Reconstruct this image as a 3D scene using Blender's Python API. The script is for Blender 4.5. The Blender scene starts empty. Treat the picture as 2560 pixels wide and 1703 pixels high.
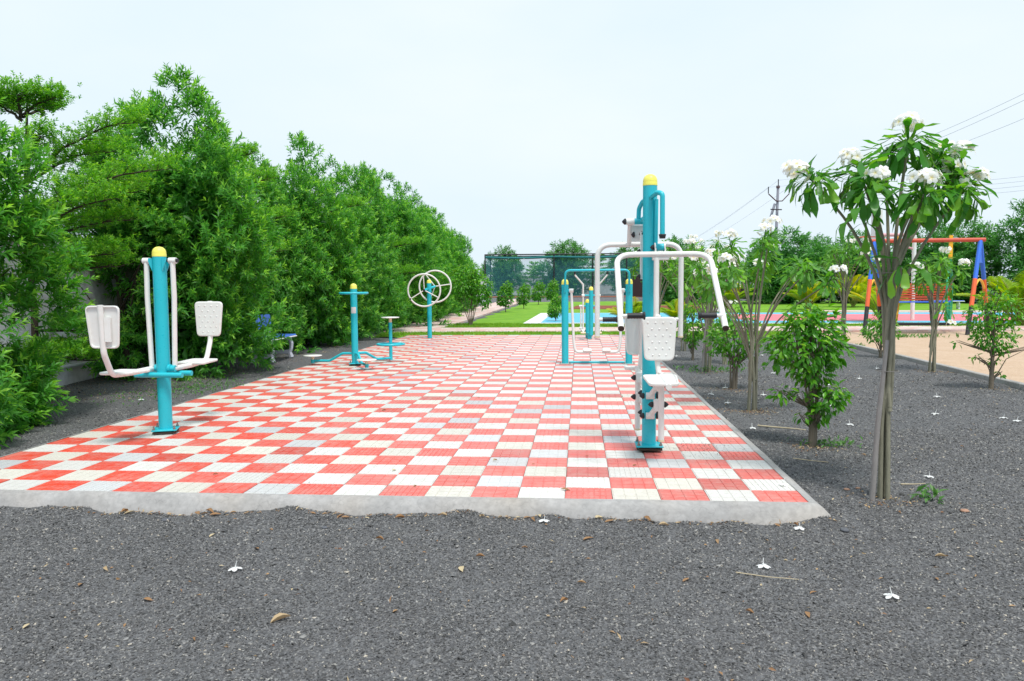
import bpy, math, random
import numpy as np
from mathutils import Vector, Matrix, Quaternion

# ------------------------------------------------------------------ camera, sky, sun
scene = bpy.context.scene
col = scene.collection
R = math.radians
rng = np.random.default_rng(7)
random.seed(7)

CAM = Vector((-1.4127, -4.8438, 1.3393))
PITCH, YAW, ROLL = 0.070424, 0.084665, -0.0071994
cam_d = bpy.data.cameras.new("camera")
cam = bpy.data.objects.new("camera", cam_d)
col.objects.link(cam)
fwd = Vector((-math.sin(YAW), math.cos(YAW), 0)); rgt = Vector((math.cos(YAW), math.sin(YAW), 0)); up = Vector((0, 0, 1))
f2 = fwd * math.cos(PITCH) - up * math.sin(PITCH); u2 = up * math.cos(PITCH) + fwd * math.sin(PITCH)
r3 = rgt * math.cos(ROLL) + u2 * math.sin(ROLL); u3 = u2 * math.cos(ROLL) - rgt * math.sin(ROLL)
cam.matrix_world = Matrix(((r3.x, u3.x, -f2.x, CAM.x), (r3.y, u3.y, -f2.y, CAM.y), (r3.z, u3.z, -f2.z, CAM.z), (0, 0, 0, 1)))
cam_d.sensor_width = 36.0
cam_d.lens = 36.0 * 1966.2 / 2560.0
cam_d.clip_start = 0.05
cam_d.clip_end = 2000.0
scene.camera = cam

SUN_EL, SUN_AZ = R(66), R(150)          # azimuth clockwise from +Y
world = bpy.data.worlds.new("World"); scene.world = world; world.use_nodes = True
wn = world.node_tree; wn.nodes.clear()
w_out = wn.nodes.new("ShaderNodeOutputWorld"); w_bg = wn.nodes.new("ShaderNodeBackground")
w_sky = wn.nodes.new("ShaderNodeTexSky"); w_sky.sky_type = 'NISHITA'; w_sky.sun_disc = False
w_sky.sun_elevation = SUN_EL; w_sky.sun_rotation = SUN_AZ; w_sky.air_density = 1.2; w_sky.dust_density = 4.0
w_tc = wn.nodes.new("ShaderNodeTexCoord"); w_map = wn.nodes.new("ShaderNodeMapping"); w_map.inputs['Scale'].default_value = (1, 1, 2.6)
w_no = wn.nodes.new("ShaderNodeTexNoise"); w_no.inputs['Scale'].default_value = 1.6; w_no.inputs['Detail'].default_value = 5; w_no.inputs['Roughness'].default_value = .5
w_cr = wn.nodes.new("ShaderNodeValToRGB")
w_cr.color_ramp.elements[0].position = .30; w_cr.color_ramp.elements[0].color = (7.3, 8.9, 10.2, 1)
w_cr.color_ramp.elements[1].position = .72; w_cr.color_ramp.elements[1].color = (8.8, 9.7, 10.3, 1)
w_mix = wn.nodes.new("ShaderNodeMix"); w_mix.data_type = 'RGBA'; w_mix.inputs[0].default_value = .93
wn.links.new(w_tc.outputs['Generated'], w_map.inputs[0]); wn.links.new(w_map.outputs[0], w_no.inputs[0])
wn.links.new(w_no.outputs[0], w_cr.inputs[0]); wn.links.new(w_sky.outputs[0], w_mix.inputs[6]); wn.links.new(w_cr.outputs[0], w_mix.inputs[7])
wn.links.new(w_mix.outputs[2], w_bg.inputs[0]); w_bg.inputs[1].default_value = 0.0505
wn.links.new(w_bg.outputs[0], w_out.inputs[0])

sun_d = bpy.data.lights.new("sun", 'SUN'); sun = bpy.data.objects.new("sun", sun_d); col.objects.link(sun)
sun_d.energy = 1.5; sun_d.angle = R(12); sun_d.color = (1.0, .965, .90)
sdir = Vector((math.sin(SUN_AZ) * math.cos(SUN_EL), math.cos(SUN_AZ) * math.cos(SUN_EL), math.sin(SUN_EL)))
sun.rotation_euler = (-sdir).to_track_quat('-Z', 'Y').to_euler(); sun.location = sdir * 60

scene.view_settings.view_transform = 'Standard'; scene.view_settings.look = 'None'
scene.view_settings.exposure = 1.08; scene.view_settings.gamma = 1.0; scene.view_settings.use_curve_mapping = False
scene.cycles.max_bounces = 8; scene.cycles.transparent_max_bounces = 12
scene.cycles.sample_clamp_indirect = 6

# ------------------------------------------------------------------ helpers
def tag(o, label=None, cat=None, group=None, kind=None):
    if label: o['label'] = label
    if cat: o['category'] = cat
    if group: o['group'] = group
    if kind: o['kind'] = kind
    return o

def empty(name, loc=(0, 0, 0), rz=0):
    o = bpy.data.objects.new(name, None); col.objects.link(o); o.location = loc; o.rotation_euler = (0, 0, rz)
    o.empty_display_size = .1
    return o

def link(name, me, mat=None, parent=None, loc=None):
    o = bpy.data.objects.new(name, me); col.objects.link(o)
    if mat and not me.materials: me.materials.append(mat)
    if parent: o.parent = parent
    if loc is not None: o.location = loc
    return o

def copy_tree(o, parent=None):
    c = o.copy(); col.objects.link(c); c.parent = parent
    for ch in o.children: copy_tree(ch, c)
    return c

def mesh_np(name, V, F, smooth=False, attrs=None, mats=None, mi=None):
    """V (n,3), F (m,k) arrays -> mesh"""
    V = np.asarray(V, dtype=np.float32); F = np.asarray(F, dtype=np.int32); k = F.shape[1]
    me = bpy.data.meshes.new(name)
    me.vertices.add(len(V)); me.vertices.foreach_set('co', V.ravel())
    me.loops.add(F.size); me.loops.foreach_set('vertex_index', F.ravel())
    me.polygons.add(len(F)); me.polygons.foreach_set('loop_start', np.arange(0, F.size, k, dtype=np.int32))
    if mats:
        for m in mats: me.materials.append(m)
    if mi is not None: me.polygons.foreach_set('material_index', np.asarray(mi, dtype=np.int32))
    if smooth: me.polygons.foreach_set('use_smooth', np.ones(len(F), dtype=bool))
    if attrs:
        for nm, a in attrs.items():
            at = me.attributes.new(nm, 'FLOAT', 'POINT'); at.data.foreach_set('value', np.asarray(a, dtype=np.float32))
    me.update(calc_edges=True)
    return me

class MB:
    """collects shapes; build() links them as one mesh object"""
    def __init__(s): s.V = []; s.F = []; s.S = []
    def add(s, V, F, smooth=False):
        b = len(s.V); s.V += [tuple(v) for v in V]
        for f in F: s.F.append(tuple(i + b for i in f)); s.S.append(smooth)
        return s
    def box(s, c, d, rz=0, rot=None, bev=0.0):
        hx, hy, hz = d[0] / 2, d[1] / 2, d[2] / 2
        M = rot if rot is not None else Matrix.Rotation(rz, 3, 'Z')
        c = Vector(c)
        if bev <= 0:
            P = [(x, y, z) for x in (-hx, hx) for y in (-hy, hy) for z in (-hz, hz)]
            F = [(0, 1, 3, 2), (4, 6, 7, 5), (0, 4, 5, 1), (2, 3, 7, 6), (0, 2, 6, 4), (1, 5, 7, 3)]
            return s.add([c + M @ Vector(p) for p in P], F)
        # bevelled slab: three loops
        b = min(bev, hx * .9, hy * .9, hz * .9); L = []
        def loop(ix, iy, z, cut):
            return [(-ix + cut, -iy, z), (ix - cut, -iy, z), (ix, -iy + cut, z), (ix, iy - cut, z), (ix - cut, iy, z), (-ix + cut, iy, z), (-ix, iy - cut, z), (-ix, -iy + cut, z)]
        L += loop(hx - b, hy - b, -hz, b); L += loop(hx, hy, -hz + b, b); L += loop(hx, hy, hz - b, b); L += loop(hx - b, hy - b, hz, b)
        F = [tuple(range(7, -1, -1)), tuple(range(24, 32))]
        for k in range(3):
            for i in range(8): F.append((k * 8 + i, k * 8 + (i + 1) % 8, k * 8 + 8 + (i + 1) % 8, k * 8 + 8 + i))
        return s.add([c + M @ Vector(p) for p in L], F)
    def tube(s, pts, r, n=10, caps=True, closed=False, smooth=True, flat=None):
        P = [Vector(p) for p in pts]; m = len(P)
        rr = list(r) if hasattr(r, '__len__') else [r] * m
        T = []
        for i in range(m):
            a = P[(i - 1) % m] if (closed or i > 0) else P[i]; b = P[(i + 1) % m] if (closed or i < m - 1) else P[i]
            t = (b - a); T.append(t.normalized() if t.length > 1e-9 else Vector((0, 0, 1)))
        nrm = T[0].orthogonal().normalized(); V = []
        for i in range(m):
            if i: 
                q = T[i - 1].rotation_difference(T[i]); nrm = (q @ nrm); nrm = (nrm - T[i] * nrm.dot(T[i])).normalized()
            bn = T[i].cross(nrm)
            for k in range(n):
                a = 2 * math.pi * k / n
                V.append(P[i] + (nrm * math.cos(a) + bn * math.sin(a)) * rr[i])
        F = []
        for i in range(m if closed else m - 1):
            j = (i + 1) % m
            for k in range(n): F.append((i * n + k, i * n + (k + 1) % n, j * n + (k + 1) % n, j * n + k))
        s.add(V, F, smooth)
        if caps and not closed:
            s.add(V[:n], [tuple(range(n - 1, -1, -1))]); s.add(V[-n:], [tuple(range(n))])
        return s
    def cyl(s, a, b, r, r2=None, n=16): return s.tube([a, b], [r, r if r2 is None else r2], n)
    def lathe(s, c, prof, n=20, axis='Z'):
        c = Vector(c); V = []; F = []
        for (rad, z) in prof:
            for k in range(n):
                a = 2 * math.pi * k / n; p = Vector((rad * math.cos(a), rad * math.sin(a), z))
                if axis == 'X': p = Vector((p.z, p.x, p.y))
                if axis == '-X': p = Vector((-p.z, -p.x, p.y))
                if axis == 'Y': p = Vector((p.y, p.z, p.x))
                V.append(c + p)
        for i in range(len(prof) - 1):
            for k in range(n): F.append((i * n + k, i * n + (k + 1) % n, i * n + n + (k + 1) % n, i * n + n + k))
        s.add(V, F, True)
        if prof[0][0] > 1e-5: s.add(V[:n], [tuple(range(n - 1, -1, -1))])
        if prof[-1][0] > 1e-5: s.add(V[-n:], [tuple(range(n))])
        return s
    def extr(s, poly, h, M=None, smooth_side=False):
        """polygon in local xy extruded along local z by h, placed by matrix M"""
        M = M or Matrix.Identity(4); n = len(poly)
        V = [M @ Vector((p[0], p[1], 0)) for p in poly] + [M @ Vector((p[0], p[1], h)) for p in poly]
        F = [tuple(range(n - 1, -1, -1)), tuple(range(n, 2 * n))] + [(i, (i + 1) % n, n + (i + 1) % n, n + i) for i in range(n)]
        return s.add(V, F)
    def torus(s, c, Rm, r, axis='Z', n=36, k=8, M=None):
        pts = []
        for i in range(n):
            a = 2 * math.pi * i / n; p = Vector((math.cos(a) * Rm, math.sin(a) * Rm, 0))
            if M is not None: p = M @ p
            pts.append(Vector(c) + p)
        return s.tube(pts, r, k, closed=True)
    def build(s, name, mat, parent=None, loc=None):
        me = bpy.data.meshes.new(name); me.from_pydata(s.V, [], s.F)
        me.polygons.foreach_set('use_smooth', s.S); me.materials.append(mat); me.update()
        return link(name, me, None, parent, loc)

def fillet(pts, r, seg=6):
    P = [Vector(p) for p in pts]; out = [P[0]]
    for i in range(1, len(P) - 1):
        a = P[i - 1] - P[i]; b = P[i + 1] - P[i]; la, lb = a.length, b.length; a.normalize(); b.normalize()
        ang = a.angle(b); d = min(r / math.tan(ang / 2), la * .49, lb * .49)
        s0, s1 = P[i] + a * d, P[i] + b * d
        for k in range(seg + 1):
            t = k / seg; out.append(s0 * (1 - t) ** 2 + P[i] * 2 * t * (1 - t) + s1 * t * t)
    out.append(P[-1]); return out

def rrect(w0, w1, h, r, seg=4):
    """rounded trapezoid outline: bottom width w0, top width w1, height h, y from 0 to h"""
    c = [(-w0 / 2, 0), (w0 / 2, 0), (w1 / 2, h), (-w1 / 2, h)]
    pts = fillet([c[3], c[0], c[1], c[2], c[3], c[0]], r, seg)
    pts = [(p[0], p[1]) for p in pts[1:-1]]
    return pts[:len(pts)][:4 * (seg + 1)]

# ------------------------------------------------------------------ materials
def nmat(name):
    m = bpy.data.materials.new(name); m.use_nodes = True
    nt = m.node_tree; b = nt.nodes['Principled BSDF']; return m, nt, b
def N(nt, t, **kw):
    n = nt.nodes.new(t)
    for k, v in kw.items():
        if k in n.inputs.keys(): n.inputs[k].default_value = v
        else: setattr(n, k, v)
    return n
def ramp(nt, stops, fac=None, interp='LINEAR'):
    n = nt.nodes.new("ShaderNodeValToRGB"); cr = n.color_ramp; cr.interpolation = interp
    while len(cr.elements) < len(stops): cr.elements.new(.5)
    for e, (p, c) in zip(cr.elements, stops): e.position = p; e.color = (*c, 1) if len(c) == 3 else c
    if fac is not None: nt.links.new(fac, n.inputs[0])
    return n
def mixc(nt, fac, a, b, mode='MIX'):
    n = nt.nodes.new("ShaderNodeMix"); n.data_type = 'RGBA'; n.blend_type = mode
    for s, v in ((0, fac), (6, a), (7, b)):
        if hasattr(v, 'is_linked'): nt.links.new(v, n.inputs[s])
        elif s == 0: n.inputs[0].default_value = v
        else: n.inputs[s].default_value = (*v, 1)
    return n.outputs[2]
def pos(nt): return N(nt, "ShaderNodeNewGeometry").outputs['Position']
def objc(nt): return N(nt, "ShaderNodeTexCoord").outputs['Object']
def noise(nt, vec, scale, detail=3, rough=.5):
    n = N(nt, "ShaderNodeTexNoise", Scale=scale, Detail=detail, Roughness=rough); nt.links.new(vec, n.inputs['Vector']); return n.outputs[0]
def bump(nt, b, h, strength=.3, dist=.01):
    n = N(nt, "ShaderNodeBump", Strength=strength, Distance=dist); nt.links.new(h, n.inputs['Height']); nt.links.new(n.outputs[0], b.inputs['Normal'])

def paint(name, c, rough=.35, grime=.25, gcol=(.30, .24, .17), spec=.5):
    m, nt, b = nmat(name); p = pos(nt)
    n1 = noise(nt, p, 9, 5, .65); f = ramp(nt, [(.52, (0, 0, 0)), (.78, (grime,) * 3)], n1).outputs[0]
    n2 = noise(nt, p, 2.2, 3); c2 = mixc(nt, ramp(nt, [(.3, (0, 0, 0)), (.7, (.5,) * 3)], n2).outputs[0], c, tuple(x * .86 for x in c))
    nt.links.new(mixc(nt, f, c2, gcol), b.inputs['Base Color'])
    n3 = noise(nt, p, 60, 2); nt.links.new(ramp(nt, [(.3, (rough - .06,) * 3), (.7, (rough + .12,) * 3)], n3).outputs[0], b.inputs['Roughness'])
    b.inputs['Specular IOR Level'].default_value = spec
    return m
def plain(name, c, rough=.6, var=.12, scale=12):
    m, nt, b = nmat(name); p = pos(nt)
    n1 = noise(nt, p, scale, 4, .6)
    nt.links.new(mixc(nt, n1, tuple(x * (1 - var) for x in c), tuple(min(1, x * (1 + var)) for x in c)), b.inputs['Base Color'])
    b.inputs['Roughness'].default_value = rough
    return m

M_TEAL = paint("teal_paint", (.018, .50, .60), .32, .05)
M_WHITE = paint("white_paint", (.80, .80, .775), .38, .22, (.55, .43, .30))
M_YEL = plain("yellow_plastic", (.86, .80, .14), .4, .05)
M_BLACK = plain("black_rubber", (.018, .018, .022), .55, .3, 40)
M_STEEL = plain("bolt_steel", (.22, .20, .18), .5, .3, 60)
M_CREAM = plain("cream_plastic", (.74, .62, .42), .5, .08)
M_LABEL = plain("label_film", (.62, .62, .64), .35, .15, 90)
M_RUST = plain("rusty_plate", (.045, .03, .022), .8, .5, 40)
M_ORANGE = paint("orange_paint", (.78, .13, .035), .4, .1)
M_RED = paint("red_oxide_paint", (.55, .08, .04), .45, .12)
M_BLUE = paint("blue_paint", (.03, .16, .72), .4, .1)
M_GREEN = paint("green_paint", (.02, .36, .17), .4, .1)
M_YELP = paint("yellow_paint", (.83, .45, .02), .4, .1)
M_BLKP = paint("black_paint", (.015, .015, .02), .4, .1)
M_CONCP = plain("pole_concrete", (.36, .36, .42), .85, .1)
M_BENCHB = paint("bench_blue", (.06, .17, .66), .35, .1)
M_BENCHC = plain("bench_concrete", (.50, .51, .58), .85, .15, 20)

def concrete(name, c, s=3.0):
    m, nt, b = nmat(name); p = pos(nt)
    a = noise(nt, p, s, 6, .65); d = noise(nt, p, s * 9, 4, .6)
    k = mixc(nt, ramp(nt, [(.3, (0,) * 3), (.7, (1,) * 3)], a).outputs[0], tuple(x * .78 for x in c), tuple(min(1, x * 1.12) for x in c))
    k = mixc(nt, ramp(nt, [(.45, (.0,) * 3), (.75, (.45,) * 3)], noise(nt, p, 1.3, 3)).outputs[0], k, (.46, .38, .29))
    k = mixc(nt, .25, k, ramp(nt, [(.35, (.2,) * 3), (.65, (1,) * 3)], d).outputs[0], 'MULTIPLY')
    vo = N(nt, "ShaderNodeTexVoronoi", Scale=2.2, feature='DISTANCE_TO_EDGE')
    wv = N(nt, "ShaderNodeVectorMath", operation='ADD'); nz = N(nt, "ShaderNodeTexNoise", Scale=6.0)
    nt.links.new(p, nz.inputs[0]); nt.links.new(p, wv.inputs[0]); nt.links.new(nz.outputs[1], wv.inputs[1]); nt.links.new(wv.outputs[0], vo.inputs['Vector'])
    k = mixc(nt, ramp(nt, [(.0, (.35,) * 3), (.012, (0,) * 3)], vo.outputs['Distance']).outputs[0], k, tuple(x * .35 for x in c))
    nt.links.new(k, b.inputs['Base Color']); b.inputs['Roughness'].default_value = .9
    bump(nt, b, d, .35, .004)
    return m
M_CONC = concrete("kerb_concrete", (.40, .39, .385))

def tile_mat(name, attr=None):
    m, nt, b = nmat(name); p = pos(nt)
    if attr:
        a = N(nt, "ShaderNodeAttribute", attribute_name=attr); base = a.outputs['Color']
    else: base = N(nt, "ShaderNodeObjectInfo").outputs['Color']
    big = noise(nt, p, 2.3, 5, .7); mid = noise(nt, p, 14, 5, .7); fine = noise(nt, p, 160, 2)
    k = mixc(nt, ramp(nt, [(.42, (0,) * 3), (.80, (.46,) * 3)], mid).outputs[0], base, (.45, .41, .37))
    k = mixc(nt, ramp(nt, [(.48, (0,) * 3), (.72, (.24,) * 3)], big).outputs[0], k, (.56, .50, .44))
    k = mixc(nt, .35, k, ramp(nt, [(.28, (.35,) * 3), (.5, (1,) * 3)], fine).outputs[0], 'MULTIPLY')
    st_ = noise(nt, p, 5.5, 6, .75); k = mixc(nt, ramp(nt, [(.54, (0,) * 3), (.72, (.30,) * 3)], st_).outputs[0], k, (.40, .35, .29))
    sp = N(nt, "ShaderNodeTexVoronoi", Scale=17.0); nt.links.new(p, sp.inputs['Vector'])
    sm = ramp(nt, [(.035, (.8,) * 3), (.06, (0,) * 3)], sp.outputs['Distance']).outputs[0]
    sel = ramp(nt, [(.62, (0,) * 3), (.66, (1,) * 3)], sp.outputs['Color']).outputs[0]
    mm = N(nt, "ShaderNodeMath", operation='MULTIPLY'); nt.links.new(sm, mm.inputs[0]); nt.links.new(sel, mm.inputs[1])
    k = mixc(nt, mm.outputs[0], k, (.05, .04, .035))
    nt.links.new(k, b.inputs['Base Color'])
    nt.links.new(ramp(nt, [(.3, (.42,) * 3), (.7, (.62,) * 3)], mid).outputs[0], b.inputs['Roughness'])
    bump(nt, b, fine, .12, .002)
    return m
M_TILE = tile_mat("painted_tile"); M_TILEF = tile_mat("painted_tile_far", "tcol")

def gravel_mat():
    m, nt, b = nmat("dark_gravel"); p = pos(nt)
    v = N(nt, "ShaderNodeTexVoronoi", Scale=95.0); nt.links.new(p, v.inputs['Vector'])
    k = ramp(nt, [(.0, (.03, .03, .032)), (.4, (.085, .085, .089)), (.8, (.16, .16, .166)), (1, (.26, .26, .26))], v.outputs['Color']).outputs[0]
    big = noise(nt, p, .9, 4, .6)
    k = mixc(nt, ramp(nt, [(.35, (0,) * 3), (.7, (.5,) * 3)], big).outputs[0], k, (.10, .10, .105))
    v2 = N(nt, "ShaderNodeTexVoronoi", Scale=28.0); nt.links.new(p, v2.inputs['Vector'])
    s1 = ramp(nt, [(.09, (1,) * 3), (.13, (0,) * 3)], v2.outputs['Distance']).outputs[0]
    s2 = ramp(nt, [(.84, (0,) * 3), (.86, (.8,) * 3)], v2.outputs['Color']).outputs[0]
    mm = N(nt, "ShaderNodeMath", operation='MULTIPLY'); nt.links.new(s1, mm.inputs[0]); nt.links.new(s2, mm.inputs[1])
    k = mixc(nt, mm.outputs[0], k, (.42, .38, .30))
    nt.links.new(k, b.inputs['Base Color']); b.inputs['Roughness'].default_value = .85
    bump(nt, b, v.outputs['Distance'], .9, .008)
    return m
M_GRAV = gravel_mat()
def chip_mat():
    m, nt, b = nmat("gravel_chip")
    r = N(nt, "ShaderNodeNewGeometry").outputs['Random Per Island']
    k = ramp(nt, [(0, (.032, .032, .032)), (.2, (.08, .079, .080)), (.55, (.128, .127, .129)), (.9, (.215, .214, .215)), (.98, (.33, .32, .30)), (1, (.55, .49, .40))], r).outputs[0]
    p = pos(nt); n1 = noise(nt, p, .8, 5, .7); n2 = noise(nt, p, 5, 3, .6)
    k = mixc(nt, .8, k, ramp(nt, [(.3, (.82, .81, .80)), (.55, (1, 1, 1)), (.75, (1, .97, .93))], n1).outputs[0], 'MULTIPLY'); k = mixc(nt, .6, k, ramp(nt, [(.3, (.78,) * 3), (.6, (1,) * 3)], n2).outputs[0], 'MULTIPLY')
    nt.links.new(k, b.inputs['Base Color'])
    b.inputs['Roughness'].default_value = .7
    return m
M_CHIP = chip_mat()
def ground_mix(name, c1, c2, c3, s1, s2, bs=.5):
    m, nt, b = nmat(name); p = pos(nt)
    a = noise(nt, p, s1, 5, .65); d = noise(nt, p, s2, 4, .7)
    k = mixc(nt, ramp(nt, [(.35, (0,) * 3), (.65, (1,) * 3)], a).outputs[0], c1, c2)
    k = mixc(nt, ramp(nt, [(.5, (0,) * 3), (.72, (.8,) * 3)], d).outputs[0], k, c3)
    nt.links.new(k, b.inputs['Base Color']); b.inputs['Roughness'].default_value = .9
    b.inputs['Specular IOR Level'].default_value = .15
    bump(nt, b, d, bs, .02)
    return m
M_LAWN = ground_mix("lawn_grass", (.13, .30, .025), (.22, .40, .035), (.07, .20, .018), 1.1, 14)
M_SAND = ground_mix("play_sand", (.50, .36, .25), (.55, .41, .30), (.37, .25, .17), 2.0, 22)
M_SOIL = ground_mix("red_soil", (.22, .07, .04), (.26, .10, .06), (.12, .05, .03), 2.0, 20)

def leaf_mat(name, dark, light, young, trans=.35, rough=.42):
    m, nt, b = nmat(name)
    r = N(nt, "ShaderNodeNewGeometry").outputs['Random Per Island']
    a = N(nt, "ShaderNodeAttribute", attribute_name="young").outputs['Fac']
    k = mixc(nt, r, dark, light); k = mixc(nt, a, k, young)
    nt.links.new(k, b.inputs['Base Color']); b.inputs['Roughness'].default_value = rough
    b.inputs['Specular IOR Level'].default_value = .4
    tr = N(nt, "ShaderNodeBsdfTranslucent"); hs = N(nt, "ShaderNodeHueSaturation", Value=1.5, Saturation=1.1, Hue=.49)
    nt.links.new(k, hs.inputs['Color']); nt.links.new(hs.outputs[0], tr.inputs['Color'])
    mx = N(nt, "ShaderNodeMixShader"); mx.inputs[0].default_value = trans
    nt.links.new(b.outputs[0], mx.inputs[1]); nt.links.new(tr.outputs[0], mx.inputs[2])
    nt.links.new(mx.outputs[0], nt.nodes['Material Output'].inputs[0])
    return m
L_HEDGE = leaf_mat("hedge_leaf", (.03, .16, .025), (.10, .37, .05), (.33, .66, .09), .45)
L_TERM = leaf_mat("layered_tree_leaf", (.055, .22, .025), (.12, .40, .04), (.34, .62, .07), .5)
L_FICUS = leaf_mat("ficus_leaf", (.035, .17, .014), (.11, .38, .025), (.38, .68, .045), .4, .32)
L_PLUM = leaf_mat("plumeria_leaf", (.03, .15, .022), (.075, .29, .035), (.24, .52, .06), .42, .35)
L_PALM = leaf_mat("palm_leaf", (.13, .30, .02), (.26, .44, .03), (.55, .52, .05), .45)
L_FAR = leaf_mat("far_tree_leaf", (.03, .14, .03), (.085, .30, .055), (.16, .42, .07))
L_WEED = leaf_mat("weed_leaf", (.04, .14, .03), (.09, .24, .05), (.16, .34, .08))
L_GRASS = leaf_mat("grass_blade", (.10, .26, .02), (.20, .40, .03), (.32, .50, .06), .4, .6)
M_PETAL = leaf_mat("white_petal", (.80, .80, .80), (.86, .86, .85), (.75, .62, .10), .25, .5)
M_DRY = leaf_mat("dry_leaf", (.16, .06, .03), (.42, .26, .12), (.55, .45, .28), .15, .7)
def bark(name, c, s=30):
    m, nt, b = nmat(name); p = pos(nt)
    mp = N(nt, "ShaderNodeMapping"); mp.inputs['Scale'].default_value = (1, 1, .25); nt.links.new(p, mp.inputs[0])
    n1 = noise(nt, mp.outputs[0], s, 5, .7)
    nt.links.new(mixc(nt, n1, tuple(x * .5 for x in c), tuple(x * 1.45 for x in c)), b.inputs['Base Color'])
    b.inputs['Roughness'].default_value = .9; bump(nt, b, n1, .6, .006)
    return m
B_GREY = bark("grey_bark", (.17, .14, .105)); B_DARK = bark("dark_bark", (.06, .045, .035)); B_PLUM = bark("plumeria_bark", (.23, .22, .16), 45)
B_STAKE = bark("stake_wood", (.27, .25, .24))

# ------------------------------------------------------------------ leaves
def norm(a): return a / np.maximum(np.linalg.norm(a, axis=1, keepdims=True), 1e-9)
def leaf5(P, D, Nn, L, W, young, fold=.25, droop=.12):
    """folded lance leaves, 5 verts / 4 tris each"""
    n = len(P); D = norm(D); S = norm(np.cross(D, Nn)); U = np.cross(S, D)
    L = np.broadcast_to(L, n)[:, None]; W = np.broadcast_to(W, n)[:, None]
    V = np.empty((n, 5, 3), dtype=np.float32)
    V[:, 0] = P; mid = P + D * L * .45; V[:, 2] = mid - U * W * fold * .2
    V[:, 1] = mid - S * W * .5 + U * W * fold; V[:, 3] = mid + S * W * .5 + U * W * fold
    V[:, 4] = P + D * L - U * L * droop
    o = (np.arange(n) * 5)[:, None, None]
    F = (np.array([[0, 1, 2], [0, 2, 3], [1, 4, 2], [2, 4, 3]])[None] + o).reshape(-1, 3)
    return V.reshape(-1, 3), F, np.repeat(young, 5)
def cat_parts(parts):
    Vs, Fs, Ys = [], [], []; b = 0
    for V, F, Y in parts: Vs.append(V); Fs.append(F + b); Ys.append(Y); b += len(V)
    return np.concatenate(Vs), np.concatenate(Fs), np.concatenate(Ys)
def rdir(n, r): return norm(r.normal(size=(n, 3)))

def shoots(C, D, r, per=14, twig=.28, L=.11, W=.022, spread=1.0):
    """leafy shoots: C (m,3) base, D (m,3) direction"""
    m = len(C); k = per
    t = np.tile(np.linspace(.15, 1.0, k), m) + r.uniform(-.03, .03, m * k)
    Cr = np.repeat(C, k, 0); Dr = norm(np.repeat(D, k, 0))
    a = np.tile(np.arange(k) * 2.4, m) + np.repeat(r.uniform(0, 6.28, m), k)
    ref = np.where(np.abs(Dr[:, 2:3]) > .9, np.array([[1., 0, 0]]), np.array([[0, 0, 1.]]))
    S = norm(np.cross(Dr, ref)); U = np.cross(S, Dr)
    rad = S * np.cos(a)[:, None] + U * np.sin(a)[:, None]
    P = Cr + Dr * (t * twig)[:, None]
    out = norm(rad * (spread * (1.15 - .75 * np.clip(t, 0, 1)))[:, None] + Dr * .75 + np.array([[0, 0, -.12]]) + r.normal(size=P.shape) * .12)
    nn = norm(Dr + np.array([[0, 0, .6]]) + r.normal(size=P.shape) * .25)
    ln = L * r.uniform(.7, 1.2, m * k) * (1.05 - .35 * np.clip(t, 0, 1))
    tipy = np.repeat(r.uniform(-.25, 1.0, m), k)
    young = np.clip((t - .58) / .36, 0, 1) * np.clip(tipy, 0, 1) + r.uniform(0, .1, m * k)
    return leaf5(P, out, nn, ln, W * ln / L, np.clip(young, 0, 1), .25, r.uniform(.0, .22, m * k)[:, None])

def hedge_crown(seed, H, prof, nclump, nshoot, per=13, L=.115, W=.024, lump=.16, clump_r=.34, inner=2500, back_cut=None, twig=.26):
    """crown from clumps of leafy shoots in the shell of a body of revolution prof(t)->radius, t=z/H"""
    r = np.random.default_rng(seed)
    th = r.uniform(0, 2 * np.pi, nclump * 3); t = r.uniform(.02, 1.0, nclump * 3)
    rad = np.array([prof(x) for x in t]); keep = r.uniform(0, max(rad), nclump * 3) < rad + .18
    th, t, rad = th[keep][:nclump], t[keep][:nclump], rad[keep][:nclump]
    ph = r.uniform(0, 6.28, 4)
    rad = rad * (1 + lump * np.sin(3 * th + ph[0] + 4 * t) + lump * .7 * np.sin(5 * th + ph[1] - 9 * t)) * r.uniform(.74, 1.06, len(t))
    C = np.stack([np.cos(th) * rad, np.sin(th) * rad, t * H], 1)
    O = norm(np.stack([np.cos(th), np.sin(th), .35 + .9 * (t - .4)], 1))
    m = len(C)
    Cs = np.repeat(C, nshoot, 0); Os = np.repeat(O, nshoot, 0)
    off = norm(rdir(m * nshoot, r) + Os * .55)
    Ps = Cs + off * (clump_r * r.uniform(.25, 1, (m * nshoot, 1)) ** .6) - Os * clump_r * .35
    Ps[:, 2] = np.maximum(Ps[:, 2], .04)
    Ds = norm(off * .8 + Os * .5 + np.array([[0, 0, .45]]))
    parts = [shoots(Ps, Ds, r, per, twig, L, W)]
    # inner fill
    ti = r.uniform(.03, .74, inner); ri = np.array([prof(x) for x in ti]) * r.uniform(.1, .55, inner); ai = r.uniform(0, 6.28, inner)
    Pi = np.stack([np.cos(ai) * ri, np.sin(ai) * ri, ti * H], 1)
    parts.append(leaf5(Pi, rdir(inner, r), rdir(inner, r), L * 1.5, W * 2.2, np.zeros(inner)))
    return cat_parts(parts)

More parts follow.
